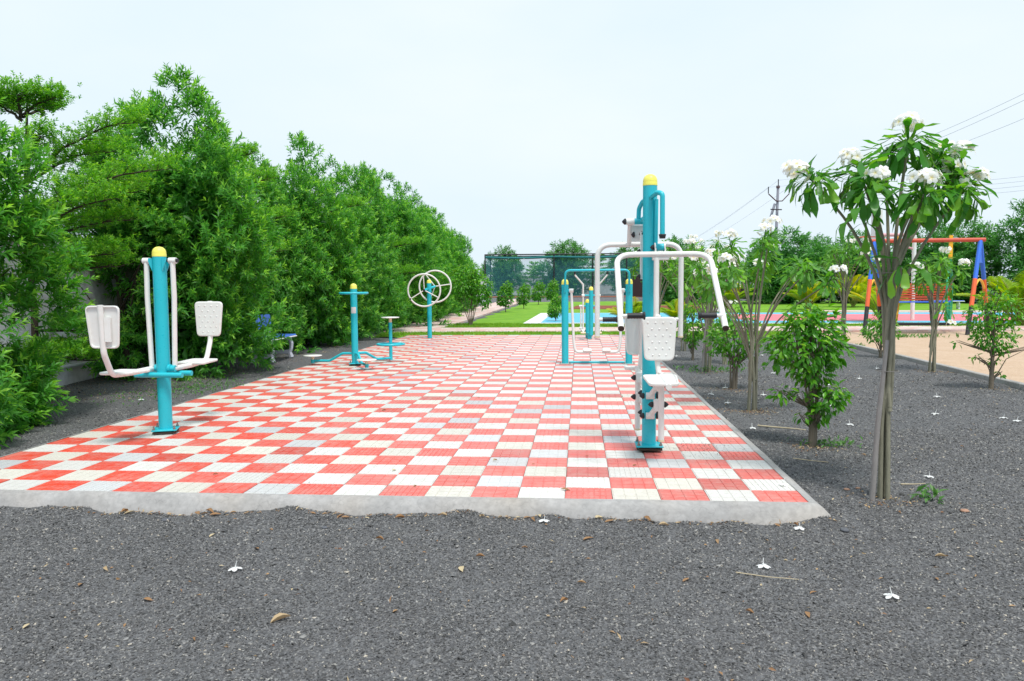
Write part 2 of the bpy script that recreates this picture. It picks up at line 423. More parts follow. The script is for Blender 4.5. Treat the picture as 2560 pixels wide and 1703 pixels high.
def limbs(mb, H, prof, r, n=9, trunk=.06, z0=.25):
    pts = [(0, 0, -.05)]; x = y = 0
    for k in range(1, 7):
        x += r.uniform(-.06, .06); y += r.uniform(-.06, .06); pts.append((x, y, H * .9 * k / 6))
    mb.tube(pts[:6], [trunk * (1 - .85 * k / 6) for k in range(6)], 8)
    for i in range(n):
        t = r.uniform(z0, .8); k = min(5, int(t * 6)); b = Vector(pts[k]) .lerp(Vector(pts[k + 1]), t * 6 - k) if t < .9 else Vector(pts[5])
        b.z = H * .9 * t * .9; a = r.uniform(0, 6.28); ln = prof(min(1, t + .15)) * .8
        mb.tube([b, b + Vector((math.cos(a) * ln * .5, math.sin(a) * ln * .5, ln * .35)), b + Vector((math.cos(a) * ln, math.sin(a) * ln, ln * .9))], [trunk * .4, trunk * .25, trunk * .08], 5)
    return mb

def crown_mesh(name, data, mat): 
    V, F, Y = data
    return mesh_np(name, V, F, attrs={'young': Y}, mats=[mat])

# ================================================================== SETTING
G = -0.08
def gh(x, y):
    """height of the gravel"""
    x = np.asarray(x, float); y = np.asarray(y, float)
    h = .010 * np.sin(1.9 * x + .7 * y) + .008 * np.sin(3.7 * x - 2.3 * y + 1) + .006 * np.sin(7.3 * x + 5.1 * y) + .004 * np.sin(15 * x - 11 * y)
    fx = np.clip(1 - np.abs(y + .12) / .35, 0, 1) * (x < .3)
    h = h + fx * (.010 * np.sin(5.3 * x + .5) + .008 * np.sin(12.1 * x + 2) + .006 * np.sin(23 * x))
    fr = np.clip(1 - np.abs(x - .1) / .35, 0, 1) * np.clip((y - .1) / .9, 0, 1)
    h = h + fr * (.022 + .012 * np.sin(4.1 * y) + .008 * np.sin(9.7 * y + 1))
    fl = np.clip(1 - np.abs(x + 6.05) / .5, 0, 1) * (y > 0)
    h = h + fl * (.04 + .008 * np.sin(5 * y))
    far = np.clip((np.hypot(x + 1.5, y - 2) - 13) / 3, 0, 1)
    return G + h * (1 - far)

# ground: fine grid near the camera, coarse skirt to the horizon, one mesh
xs = np.concatenate([[-600, -200, -80, -40, -22, -15], np.arange(-11, 8.01, .09), [12, 18, 30, 60, 200, 600]])
ys = np.concatenate([[-120, -40, -12], np.arange(-5.2, 12.01, .09), [14, 16.5, 20, 30, 60, 120, 300, 900]])
X, Y = np.meshgrid(xs, ys); nx, ny = len(xs), len(ys)
V = np.stack([X.ravel(), Y.ravel(), gh(X, Y).ravel()], 1)
inside = (X > -5.97) & (X < -.03) & (Y > .03) & (Y < 16.2)
V[inside.ravel(), 2] = -.14
ii, jj = np.meshgrid(np.arange(nx - 1), np.arange(ny - 1)); q = (jj * nx + ii).ravel()
ground = link("ground", mesh_np("ground", V, np.stack([q, q + 1, q + nx + 1, q + nx], 1), True, mats=[M_GRAV]))
tag(ground, "dark grey gravel ground around the chequered platform", "ground", kind='structure')

# loose chips lying on the gravel (nobody could count them)
def chips():
    r = np.random.default_rng(3); XY = []
    c, s = math.cos(YAW), math.sin(YAW)
    def band(d0, d1, dens, x0, x1):
        area = (d1 ** 2 - d0 ** 2) / 2 * (x1 - x0); n = int(area * dens)
        d = np.sqrt(r.uniform(d0 ** 2, d1 ** 2, n)); a = r.uniform(x0, x1, n) * d
        XY.append(np.stack([CAM.x - s * d + c * a, CAM.y + c * d + s * a, np.full(n, d)], 1))
    band(2.2, 3.4, 11000, -.75, .75); band(3.4, 5.0, 8500, -.75, .75); band(5.0, 7.5, 4800, .28, .75); band(7.5, 12, 1500, .14, .75); band(1.4, 2.2, 2500, -1.6, 1.6)
    for s_ in (-1, 1): band(2.2, 5.0, 2600, min(s_ * .75, s_ * 1.5), max(s_ * .75, s_ * 1.5))
    band(5.0, 9, 900, .75, 1.3)
    band(12, 22, 420, .05, .72); band(5.0, 9, 1700, -.75, -.33); band(9, 16, 600, -.75, -.28)
    P = np.concatenate(XY); x, y, d = P.T
    ok = ~((x < .06) & (x > -6.05) & (y > -.07) & (y < 16.3)) & ~((x > 4.36) & (y > -3.0)) 
    x, y, d = x[ok], y[ok], d[ok]; n = len(x)
    sz = r.uniform(.0030, .0078, n) * np.clip(.75 + d * .07, .9, 1.5)
    u_ = r.uniform(0, 1, n); sz *= np.where(u_ > .9985, 2.6, np.where(u_ > .97, 1.6, 1))
    grit = []
    for (cx, cy, sx, sy, k) in ((-.42, 1.62, .16, .13, 210), (-.25, 1.4, .2, .25, 90), (-1.1, 8.75, .5, .3, 160), (-5.0, 7.75, .35, .06, 60), (-3.0, 5.0, 2.2, 3.2, 260)):
        grit.append(np.stack([r.normal(size=k) * sx + cx, r.normal(size=k) * sy + cy], 1))
    grit = np.concatenate(grit); grit = grit[(grit[:, 0] < -.03) & (grit[:, 0] > -5.9) & (grit[:, 1] > .05)]
    x = np.concatenate([x, grit[:, 0]]); y = np.concatenate([y, grit[:, 1]]); gz = gh(x, y); gz[n:] = .0005; sz = np.concatenate([sz, r.uniform(.002, .0055, len(grit))]); n = len(x)
    base = np.stack([x, y, gz + sz * .15], 1)
    A = norm(r.normal(size=(n, 3)) * np.array([[1, 1, .35]])); B = norm(np.cross(A, rdir(n, r))); Cc = np.cross(A, B)
    a, b2, c2 = sz[:, None] * 1.25, sz[:, None] * r.uniform(.6, 1, (n, 1)), sz[:, None] * r.uniform(.25, .55, (n, 1))
    # lay flat: the thin axis close to vertical
    Z = norm(np.array([[0, 0, 1.]]) + r.normal(size=(n, 3)) * .38); A = norm(np.cross(Z, rdir(n, r))); B = np.cross(Z, A)
    V = np.empty((n, 4, 3), np.float32)
    V[:, 0] = base + A * a + Z * c2 * .2; V[:, 1] = base - A * a * .8 + B * b2 * .7; V[:, 2] = base - B * b2 - A * a * .2; V[:, 3] = base + Z * c2 * 1.5 + A * a * r.uniform(-.5, .5, (n, 1)) + B * b2 * r.uniform(-.5, .5, (n, 1))
    F = (np.array([[0, 1, 3], [1, 2, 3], [2, 0, 3]])[None] + (np.arange(n) * 4)[:, None, None]).reshape(-1, 3)
    o = link("gravel", mesh_np("gravel", V.reshape(-1, 3), F, mats=[M_CHIP]))
    tag(o, "loose dark stone chips covering the ground", "gravel", kind='stuff')
chips()

# ---- chequered platform ------------------------------------------------------
T = .3; NC, NR = 20, 54
plat = empty("paved_platform"); tag(plat, "red and white chequered tile platform with concrete edge", "pavement", kind='structure')
mb = MB(); mb.box((-3.0, 8.1, -.085), (6.0, 16.2, .12)); mb.build("mortar_bed", plain("mortar", (.07, .065, .06), .95, .3, 30), plat)

def tile_mesh(cols, rows, seed):
    r = random.Random(seed); mb = MB(); w = .2965; h = .026
    mb.box((0, 0, -h / 2 - .004), (w, w, h))
    gx = .006
    xsb = [(-w / 2 + .003) + (w - .006) * i / cols for i in range(cols + 1)]; ysb = [(-w / 2 + .003) + (w - .006) * i / rows for i in range(rows + 1)]
    for i in range(cols):
        for j in range(rows):
            x0, x1, y0, y1 = xsb[i] + gx / 2, xsb[i + 1] - gx / 2, ysb[j] + gx / 2, ysb[j + 1] - gx / 2; b = .0016; z0, z1 = -.004, r.uniform(-.0004, .0004)
            Vv = [(x0, y0, z0), (x1, y0, z0), (x1, y1, z0), (x0, y1, z0), (x0 + b, y0 + b, z1), (x1 - b, y0 + b, z1), (x1 - b, y1 - b, z1), (x0 + b, y1 - b, z1)]
            mb.add(Vv, [(4, 5, 6, 7), (0, 1, 5, 4), (1, 2, 6, 5), (2, 3, 7, 6), (3, 0, 4, 7)])
    me = bpy.data.meshes.new("tile"); me.from_pydata(mb.V, [], mb.F); me.materials.append(M_TILE); me.update(); return me
tmeshes = [tile_mesh(4, 3, 1), tile_mesh(4, 4, 2), tile_mesh(4, 3, 3), tile_mesh(8, 3, 4)]

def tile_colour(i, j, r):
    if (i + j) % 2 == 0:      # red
        wear_sheen = min(1, max(0, (15.5 - i) / 9 + r.gauss(0, .14))); wear_sheen = wear_sheen * .68 + min(.42, j * .013)  # wear across columns; far rows also get glancing reflection painted in as pink
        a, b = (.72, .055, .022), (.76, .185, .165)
        c = [a[k] * (1 - wear_sheen) + b[k] * wear_sheen for k in range(3)]; f = r.uniform(.9, 1.07)
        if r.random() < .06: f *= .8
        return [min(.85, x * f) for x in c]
    u = r.random()
    c = (.735, .725, .695) if u < .48 else ((.72, .69, .615) if u < .78 else ((.64, .65, .66) if u < .94 else (.55, .56, .575)))
    f = r.uniform(.84, .98); return [x * f for x in c]

def pix(x, y, z=0):
    d = Vector((x, y, z)) - CAM; zc = d.dot(f2); return 1280 + 1966.2 * d.dot(r3) / zc, 851.5 - 1966.2 * d.dot(u3) / zc, zc
allt = []
for j in range(NR):
    for i in range(NC):
        x, y = -(i + .5) * T, (j + .5) * T; px, py, zc = pix(x, y); vis = -60 < px < 2620
        allt.append((0 if vis else 1, zc, i, j, x, y))
allt.sort(); rt = random.Random(11)
FV, FF, FC = [], [], []
for n, (vv, zc, i, j, x, y) in enumerate(allt):
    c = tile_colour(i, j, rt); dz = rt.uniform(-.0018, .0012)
    if n < 300:
        o = link("tile", tmeshes[rt.randrange(4)], None, plat, (x + rt.uniform(-.001, .001), y + rt.uniform(-.001, .001), dz))
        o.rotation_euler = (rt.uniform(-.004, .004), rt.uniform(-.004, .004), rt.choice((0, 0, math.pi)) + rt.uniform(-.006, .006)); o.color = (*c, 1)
    else:
        b = len(FV); w = .1482; bb = .003
        for (dx, dy) in ((-w, -w), (w, -w), (w, w), (-w, w)): FV.append((x + dx, y + dy, dz - .024))
        for (dx, dy) in ((-w, -w), (w, -w), (w, w), (-w, w)): FV.append((x + dx * .985, y + dy * .985, dz))
        for f in ((4, 5, 6, 7), (0, 1, 5, 4), (1, 2, 6, 5), (2, 3, 7, 6), (3, 0, 4, 7)): FF.append(tuple(k + b for k in f))
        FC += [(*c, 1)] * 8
me = bpy.data.meshes.new("far_tiles"); me.from_pydata(FV, [], FF); at = me.attributes.new("tcol", 'FLOAT_COLOR', 'POINT')
at.data.foreach_set('color', np.array(FC, np.float32).ravel()); me.materials.append(M_TILEF); me.update()
tag(link("far_tiles", me, None, plat), kind='stuff')

def edge_strip(name, a, b, out, prof, nseg, seed, wob=.012, ea=0, eb=0):
    """concrete haunch along a->b; prof list of (outward, z)"""
    r = np.random.default_rng(seed); a = np.array(a, float); b = np.array(b, float); out = np.array(out, float)
    t = np.linspace(0, 1, nseg + 1); L = np.linalg.norm(b - a); Vv = []
    for k, (o, z) in enumerate(prof):
        w = np.zeros(nseg + 1)
        if 0 < k: 
            for fr in (1.3, 2.9, 6.1, 13): w += r.uniform(.3, 1) / math.sqrt(fr) * np.sin(fr * t * L + r.uniform(0, 6.28))
        amp = wob * (.25 if k == 0 else k / len(prof))
        base = a[None] + (b - a)[None] * t[:, None]; u_ = (b - a) / L; base = base + u_[None] * (o * (eb * np.clip(1 - (1 - t) * L / .3, 0, 1) - ea * np.clip(1 - t * L / .3, 0, 1)))[:, None]
        fade = (np.clip((1 - t) * L / .25, 0, 1) if eb else 1) * (np.clip(t * L / .25, 0, 1) if ea else 1)
        if k == 0: w = r.normal(size=nseg + 1) * .25 + np.sin(7 * t * L) * .5
        w = w * fade; p = base + out[None] * (o + amp * w)[:, None]
        Vv.append(np.stack([p[:, 0], p[:, 1], z + .25 * amp * w * (k > 0)], 1))
    Vv = np.concatenate(Vv); n1 = nseg + 1; F = []
    for k in range(len(prof) - 1):
        for i in range(nseg): F.append((k * n1 + i, k * n1 + i + 1, (k + 1) * n1 + i + 1, (k + 1) * n1 + i))
    return link(name, mesh_np(name, Vv, F, True, mats=[M_CONC]), None, plat)
fp = [(-.012, .0035), (.025, .0015), (.055, -.012), (.085, -.045), (.115, -.09), (.14, -.16)]
edge_strip("kerb", (-6.1, 0, 0), (0, 0, 0), (0, -1, 0), fp, 240, 1, .010, 0, 1)
edge_strip("kerb", (.0, .0, 0), (.0, 16.2, 0), (1, 0, 0), fp, 300, 2, .012, 1, 0)
edge_strip("kerb", (-6.0, 16.2, 0), (-6.0, -.07, 0), (-1, 0, 0), [(-.004, .0025), (.02, 0), (.04, -.012), (.07, -.05), (.10, -.12)], 300, 3, .012)
# ---- lawn, paths, sand, court -------------------------------------------------
def sheet(name, poly, z, mat, label, thick=.03, kind='structure'):
    mb = MB(); mb.extr(poly, thick, Matrix.Translation((0, 0, z - thick))); o = mb.build(name, mat); tag(o, label, name.replace('_', ' '), kind=kind); return o
def rough_sheet(name, x0, x1, y0, y1, z, mat, label, step=.35, amp=.012, seed=0, edge=.10):
    r = np.random.default_rng(seed); nx = max(2, int((x1 - x0) / step)); ny = max(2, int((y1 - y0) / min(step, (y1 - y0) / 3)))
    X, Y = np.meshgrid(np.linspace(x0, x1, nx), np.linspace(y0, y1, ny)); Z = np.full_like(X, z) + r.normal(size=X.shape) * amp * .5 + amp * np.sin(X * 1.7) * np.sin(Y * 1.3)
    Y[0] += r.normal(size=nx) * edge * .5; Y[-1] += r.normal(size=nx) * edge * .5
    Z[0] -= .05; Z[-1] -= .05; Z[:, 0] -= .05; Z[:, -1] -= .05
    ii, jj = np.meshgrid(np.arange(nx - 1), np.arange(ny - 1)); q = (jj * nx + ii).ravel()
    o = link(name, mesh_np(name, np.stack([X.ravel(), Y.ravel(), Z.ravel()], 1), np.stack([q, q + 1, q + nx + 1, q + nx], 1), True, mats=[mat])); tag(o, label, name.replace('_', ' '), kind='structure'); return o
rough_sheet("grass_strip", -7.1, 4.3, 16.24, 17.9, -.02, M_LAWN, "narrow green grass strip behind the chequered platform", .3, .012, 1, .16)
rough_sheet("lawn", -5.85, 24, 19.9, 60, -.045, M_LAWN, "bright green lawn around the painted court", .8, .012, 2, .1)
sheet("sandpit", [(4.40, -3.0), (20, -3.0), (22, 19.1), (4.62, 19.3)], -.055, M_SAND, "tan sand play area under the swing")
sheet("bare_bed", [(-2, 40), (5.2, 38), (6, 46), (-1.5, 47)], -.030, M_SOIL, "reddish bare earth bed in the far lawn")
sheet("soil_strip", [(-14.5, 84), (40, 78), (40, 84), (-14.5, 92)], -.035, M_SOIL, "red soil strip at the foot of the far wall")

def paver_mat():
    m, nt, b = nmat("faded_pavers"); p = pos(nt)
    mp = N(nt, "ShaderNodeMapping"); nt.links.new(p, mp.inputs[0])
    ck = N(nt, "ShaderNodeTexBrick", Scale=1.0); nt.links.new(mp.outputs[0], ck.inputs['Vector'])
    ck.offset = 0; ck.inputs['Brick Width'].default_value = .3; ck.inputs['Row Height'].default_value = .3; ck.inputs['Mortar Size'].default_value = .004
    ck.inputs['Color1'].default_value = (.60, .30, .26, 1); ck.inputs['Color2'].default_value = (.66, .60, .55, 1); ck.inputs['Mortar'].default_value = (.35, .3, .28, 1)
    n1 = noise(nt, p, 6, 5, .7)
    k = mixc(nt, ramp(nt, [(.35, (.0,) * 3), (.75, (.6,) * 3)], n1).outputs[0], ck.outputs[0], (.56, .50, .46))
    nt.links.new(k, b.inputs['Base Color']); b.inputs['Roughness'].default_value = .8
    return m
M_PAV = paver_mat()
sheet("cross_path", [(-7.2, 17.75), (26, 17.75 + .9), (26, 20.9), (-7.2, 20.0)], -.008, M_PAV, "faded pink and white paved path crossing behind the platform", .08)
sheet("side_path", [(-7.3, 19.6), (-5.75, 19.95), (-6.0, 70), (-8.2, 70)], -.012, M_PAV, "faded pink and white paved path along the hedge", .08)
sheet("back_path", [(10, 33.5), (40, 27), (40, 29.5), (10, 35.5)], -.014, M_PAV, "pale paved path beyond the painted court", .07)

def flatp(name, c, rough=.5): 
    return plain(name, c, rough, .06, 3)
M_CW, M_CB, M_CP = flatp("court_white", (.78, .78, .76)), flatp("court_blue", (.09, .45, .68)), flatp("court_pink", (.74, .16, .20))
court = empty("sports_court", (0, 0, 0)); tag(court, "painted blue and pink sports court with white border", "court", kind='structure')
def cpart(name, poly, z, mat): mb = MB(); mb.extr(poly, .02, Matrix.Translation((0, 0, z - .02))); return mb.build(name, mat, court)
cpart("border", [(-3.35, 22.7), (17.6, 21.2), (17.6, 31.2), (-3.2, 32.6)], .000, M_CW)
cpart("court_surface", [(-2.75, 22.98), (17.2, 21.55), (17.2, 30.9), (-2.65, 32.3)], .005, M_CB)
cpart("court_key", [(4.6, 23.9), (14.6, 23.1), (14.6, 29.2), (4.6, 30.0)], .010, M_CP)

# low white edging of the sand
sk = empty("sand_kerb"); tag(sk, "low whitish concrete edging between gravel and sand", "kerb", kind='structure')
ps = [(4.40, -3.0), (4.40, -1.0), (4.40, 1.2), (4.42, 3.6), (4.44, 6.0), (4.5, 8.2), (4.56, 10.6), (4.6, 13.2), (4.62, 16), (4.62, 19.2)]
for a, b in zip(ps[:-1], ps[1:]):
    d = Vector((b[0] - a[0], b[1] - a[1])); mb = MB()
    mb.box(((a[0] + b[0]) / 2, (a[1] + b[1]) / 2, -.055), (.09, d.length - .012, .10), -math.atan2(d.x, d.y), None, .01); mb.build("edging_block", M_CONC, sk)

# grass blades on strip and near lawn
def blades():
    r = np.random.default_rng(5); n1, n2 = 12000, 22000
    x = np.concatenate([r.uniform(-7, 4.2, n1), r.uniform(-5.8, 12, n2)]); y = np.concatenate([r.uniform(16.25, 17.9, n1), r.uniform(20.0, 23.0, n2)])
    ok = ~((y > 22.4) & (x > -3.4)); x, y = x[ok], y[ok]; n = len(x)
    P = np.stack([x, y, np.full(n, -.05)], 1); D = norm(np.array([[0, 0, 1.]]) + r.normal(size=(n, 3)) * .5)
    V, F, Yv = leaf5(P, D, rdir(n, r), r.uniform(.05, .10, n), .016, r.uniform(0, 1, n) ** 2)
    tag(link("grass", mesh_np("grass", V, F, attrs={'young': Yv}, mats=[L_GRASS])), "short bright grass blades on strip and lawn edge", "grass", kind='stuff')
blades()

# ================================================================== FITNESS EQUIPMENT
def part(parent, name, mat, fn):
    mb = MB(); fn(mb); return mb.build(name, mat, parent)
def post(parent, h, r=.057, x=0, y=0, plate=.2, cap=True, z0=.04, rzp=0):
    p = part(parent, "post", M_TEAL, lambda m: m.cyl((x, y, z0), (x, y, h), r, n=28))
    if cap:
        k = r * 1.03
        part(parent, "post_cap", M_YEL, lambda m: m.lathe((x, y, h - .003), [(k, 0), (k, .022), (k * .985, .024), (k * .985, .032), (k * .95, .05), (k * .82, .068), (k * .58, .082), (k * .28, .089), (.0005, .091)], 28))
    if plate:
        bp = part(parent, "base_plate", M_TEAL, lambda m: m.box((x, y, z0), (plate, plate, .012), rzp, None, .003))
        part(bp, "anchor_plate", M_RUST, lambda m: m.box((x, y, z0 - .022), (plate * .92, plate * .92, .016), rzp))
        part(bp, "grout", M_RUST, lambda m: m.cyl((x, y, -.002), (x, y, z0 - .03), r * 1.25, r * 1.05))
        for a in (1, 3, 5, 7):
            q = a * math.pi / 4 + rzp; bx, by = x + math.cos(q) * plate * .57, y + math.sin(q) * plate * .57
            part(bp, "bolt", M_STEEL, lambda m: m.cyl((bx, by, z0 - .03), (bx, by, z0 + .042), .0065, n=8).cyl((bx, by, z0 + .007), (bx, by, z0 + .021), .0125, n=6))
    return p
def cone(m, p, ax, r=.024, l=.04):
    prof = [(r * .8, 0), (r, .006), (r, l * .35), (r * .45, l * .8), (.001, l)]
    return m.lathe(p, prof, 14, ax)
def panel(parent, name, w0, w1, h, M, t=.022, bumps=True, back=True):
    """moulded seat or back panel; local x width, y height, +z towards the sitter"""
    o = part(parent, name, M_WHITE, lambda m: panel_shape(m, w0, w1, h, M, t, back))
    if bumps:
        def bm(m):
            for j in range(6):
                n = 3 if j % 2 == 0 else 4; yy = h * (.13 + .148 * j); ww = (w0 + (w1 - w0) * yy / h) * .72
                for i in range(n):
                    xx = (i - (n - 1) / 2) * ww / 3.3; c = Vector((xx, yy, t)); k = .0085; V = []; F = []
                    for a in range(8): V.append(M @ (c + Vector((math.cos(a * math.pi / 4) * k, math.sin(a * math.pi / 4) * k, -.0005))))
                    for a in range(8): V.append(M @ (c + Vector((math.cos(a * math.pi / 4) * k * .6, math.sin(a * math.pi / 4) * k * .6, .004))))
                    V.append(M @ (c + Vector((0, 0, .005))))
                    for a in range(8): F += [(a, (a + 1) % 8, 8 + (a + 1) % 8, 8 + a), (8 + a, 8 + (a + 1) % 8, 16)]
                    m.add(V, F, True)
        part(o, "raised_dots", M_WHITE, bm)['kind'] = 'stuff'
    return o
def panel_shape(m, w0, w1, h, M, t, back):
    rings = [(-.004, .0), (.0, .004), (0, t * .6), (-.005, t - .002), (-.012, t)]; polys = []
    for ins, z in rings:
        P = rrect(w0 + 2 * ins, w1 + 2 * ins, h + 2 * ins, max(.02, .045 + ins)); polys.append([M @ Vector((p[0], p[1] - ins, z)) for p in P])
    n = len(polys[0]); V = [v for P in polys for v in P]; F = []
    for k in range(len(rings) - 1):
        for i in range(n): F.append((k * n + i, k * n + (i + 1) % n, (k + 1) * n + (i + 1) % n, (k + 1) * n + i))
    F.append(tuple(range((len(rings) - 1) * n, len(rings) * n)))
    m.add(V, F, False)
    # hollow back: inset floor with a lip
    P2 = [M @ Vector((p[0], p[1] + .012, .0)) for p in rrect(w0 - .024, w1 - .024, h - .024, .035)]; P3 = [M @ Vector((p[0], p[1] + .014, t * .55)) for p in rrect(w0 - .028, w1 - .028, h - .028, .034)]
    n = len(P2); V = polys[0] + P2 + P3
    F = [(i, n + i, n + (i + 1) % n, (i + 1) % n) for i in range(n)] + [(n + i, 2 * n + i, 2 * n + (i + 1) % n, n + (i + 1) % n) for i in range(n)] + [tuple(range(3 * n - 1, 2 * n - 1, -1))]
    m.add(V, F, False)
def basis(o, x, y):
    x = Vector(x).normalized(); y = Vector(y).normalized(); z = x.cross(y); y = z.cross(x)
    return Matrix(((x.x, y.x, z.x, o[0]), (x.y, y.y, z.y, o[1]), (x.z, y.z, z.z, o[2]), (0, 0, 0, 1)))

# ---- double leg press, left front
lp = empty("leg_press_machine", (-5.205, 2.037, 0)); lp.rotation_euler[2] = R(-1)
tag(lp, "teal double leg press with two white swing seats at left front", "exercise machine", "outdoor gym machines on the platform")
post(lp, 1.622, .060, plate=.215, rzp=R(20))
for s in (-1, 1):
    ax = s * .122
    for o in (-1, 1): part(lp, "pivot_bracket", M_TEAL, lambda m: m.extr([(0, 0), (.036, 0), (.036, -.03), (0, -.115)], .010, basis((s * .05, .040 * o, 1.605), (s, 0, 0), (0, 0, 1))))
    sl = part(lp, "pivot_sleeve", M_WHITE, lambda m: m.cyl((ax - .030, s * .004, 1.582), (ax + .036, s * .004, 1.582), .028, n=18))
    for o in (-1, 1): part(sl, "pivot_bolt", M_BLACK, lambda m: m.cyl((ax + o * .052 + .003, s * .004, 1.582), (ax + o * .031 + .003, s * .004, 1.582), .017, n=12))
    px = s * .092; f = s   # near seat towards -y (s=-1), far seat towards +y
    arm = part(lp, "swing_arm", M_WHITE, lambda m: m.tube([(ax, s * .004, 1.57), (ax, s * .012, 1.25), (px * 1.1, s * .016, .62)], .023, 14)
               .tube(fillet([(px * 1.1, -s * .01, .60), (px * 1.0, f * .33, .598), (px * .82, f * .66, .612), (px * .70, f * .775, .80), (px * .68, f * .80, 1.20)], .12, 8), .024, 14))
    part(arm, "end_collar", M_TEAL, lambda m: m.cyl((px * 1.1 - s * .045, -s * .012, .60), (px * 1.1 - s * .02, -s * .012, .60), .038, n=18).cyl((px * 1.1 - s * .02, -s * .012, .60), (px * 1.1 + s * .02, -s * .012, .60), .030, n=18))
    panel(lp, "seat", .30, .27, .34, basis((px * .9, f * .30, .626), (-f, 0, 0), (0, f, .02)), .024)
    part(lp, "seat_rail", M_WHITE, lambda m: m.box((px * .9, f * .45, .618), (.05, .30, .014)))
    panel(lp, "backrest", .245, .300, .35, basis((px * .62, f * .775, .845), (f, 0, 0), (0, f * .05, 1)), .024)
    part(lp, "back_bracket", M_WHITE, lambda m: m.box((px * .62 + .045, f * .787, 1.0), (.05, .018, .20)))
    part(lp, "foot_bar", M_TEAL, lambda m: m.tube([(-.225, s * .085, .548), (.225, s * .085, .548)], .024, 14))
part(lp, "foot_bar_mount", M_TEAL, lambda m: m.box((0, 0, .548), (.06, .19, .04)))

# ---- double push and pull chair, right of centre
pc = empty("push_pull_chair", (-.849, 1.499, 0))
tag(pc, "tall teal post with two white push and pull chairs facing opposite ways", "exercise machine", "outdoor gym machines on the platform")
post(pc, 2.115, .056, plate=.215, z0=.048)
def chair_side(s, xo):
    """seat, back and parallel links; s=+1 is the side towards the camera"""
    sy = -s
    X = lambda x: s * x
    st = part(pc, "seat_post", M_WHITE, lambda m: m.tube([(X(xo - .02), sy * .19, 1.10), (X(xo - .015), sy * .20, .80), (X(xo), sy * .235, .655)], .021, 14)
              .tube([(X(xo + .018), sy * .24, .66), (X(xo + .02), sy * .24, .135)], .023, 14))
    part(st, "post_plug", M_CREAM, lambda m: m.cyl((X(xo + .02), sy * .24, .120), (X(xo + .02), sy * .24, .136), .0245, n=14))
    [part(pc, "link_bracket", M_WHITE, lambda m: m.box((X(xo), sy * .215, zb), (.075, .055, .09), 0, None, .006)) for zb in (.565, .40)]
    for z in (.455, .295):
        rod = part(pc, "link_arm", M_WHITE, lambda m: m.tube([(X(0), sy * .082, z), (X(xo * .6), sy * .15, z + .06), (X(xo - .01), sy * .20, z + .11)], .021, 12).cyl((X(-.033), sy * .085, z), (X(.035), sy * .085, z), .027, n=16))
        part(rod, "pivot_cap", M_BLACK, lambda m: cone(m, (.046, sy * .085, z), 'X')); part(rod, "pivot_cap", M_BLACK, lambda m: cone(m, (-.044, sy * .085, z), '-X'))
        part(rod, "pivot_cap", M_BLACK, lambda m: cone(m, (X(xo) + .04, sy * .21, z + .11), 'X')); part(rod, "pivot_cap", M_BLACK, lambda m: cone(m, (X(xo) - .04, sy * .21, z + .11), '-X'))
        [part(rod, "pivot_fork", M_TEAL, lambda m: m.box((o, sy * .07, z), (.007, .06, .062))) for o in (.041, -.039)]
    panel(pc, "backrest", .225, .272, .335, basis((X(xo), sy * .238, .752), (s, 0, 0), (0, -sy * .03, 1)), .026)
    part(pc, "back_knob", M_WHITE, lambda m: m.lathe((X(xo - .01), sy * .225, 1.075), [(.024, 0), (.024, .018), (.018, .028), (.001, .032)], 14))
    seat = panel(pc, "seat", .262, .215, .36, basis((X(xo), sy * .27, .648), (-s, 0, 0), (0, sy, -.07)) if False else basis((X(xo), sy * .27, .648), (-sy, 0, 0), (0, sy, -.07)), .026)
    part(seat, "seat_tube", M_WHITE, lambda m: m.tube([(X(xo + .02), sy * .22, .632), (X(xo + .03), sy * .655, .600)], .021, 14))
chair_side(1, .053); chair_side(-1, .053)
# pull frame on the near side, swung towards the sitter
def pull_frame(m):
    w = .355; xc = .085
    pts = fillet([(xc - w, -.86, 1.035), (xc - w, -.165, 1.568), (xc + w, -.165, 1.568), (xc + w, -.86, 1.035)], .13, 9)
    m.tube(pts, .0215, 14)
fr = part(pc, "pull_frame", M_WHITE, pull_frame)
for sx in (-1, 1):
    x = .085 + sx * .353
    g1 = part(fr, "handle_grip", M_BLACK, lambda m: m.lathe((x - sx * .045, -.775, 1.118), [(.021, 0), (.0215, .012), (.0195, .02), (.0215, .03), (.0195, .04), (.0215, .05), (.0195, .06), (.0215, .07), (.0195, .08), (.0215, .09), (.0195, .10), (.021, .11), (.029, .114), (.029, .124), (.02, .126)], 14, '-X' if sx > 0 else 'X'))
    part(fr, "handle_stub", M_WHITE, lambda m: m.cyl((x, -.775, 1.118), (x - sx * .045, -.775, 1.118), .013, n=10))
    part(fr, "tube_plug", M_RUST, lambda m: m.cyl((.085 + sx * .3553, -.866, 1.030), (.085 + sx * .3551, -.858, 1.0365), .022, n=14))
part(fr, "frame_bracket", M_WHITE, lambda m: m.box((.07, -.15, 1.55), (.13, .05, .055), 0, None, .006).cyl((.026, -.095, 1.625), (.036, -.095, 1.625), .036, n=18).cyl((.100, -.095, 1.625), (.110, -.095, 1.625), .036, n=18).box((.031, -.13, 1.59), (.01, .07, .05)).box((.105, -.13, 1.59), (.01, .07, .05)))
part(pc, "pivot_hub", M_TEAL, lambda m: m.cyl((.036, -.095, 1.625), (.100, -.095, 1.625), .029, n=18).box((.03, -.06, 1.625), (.05, .05, .04)))
part(pc, "pivot_cap", M_BLACK, lambda m: cone(m, (.024, -.095, 1.625), '-X', .022, .03))
part(pc, "draw_bar", M_WHITE, lambda m: m.tube([(.038, -.16, 1.54), (.035, -.185, 1.08)], .021, 14))
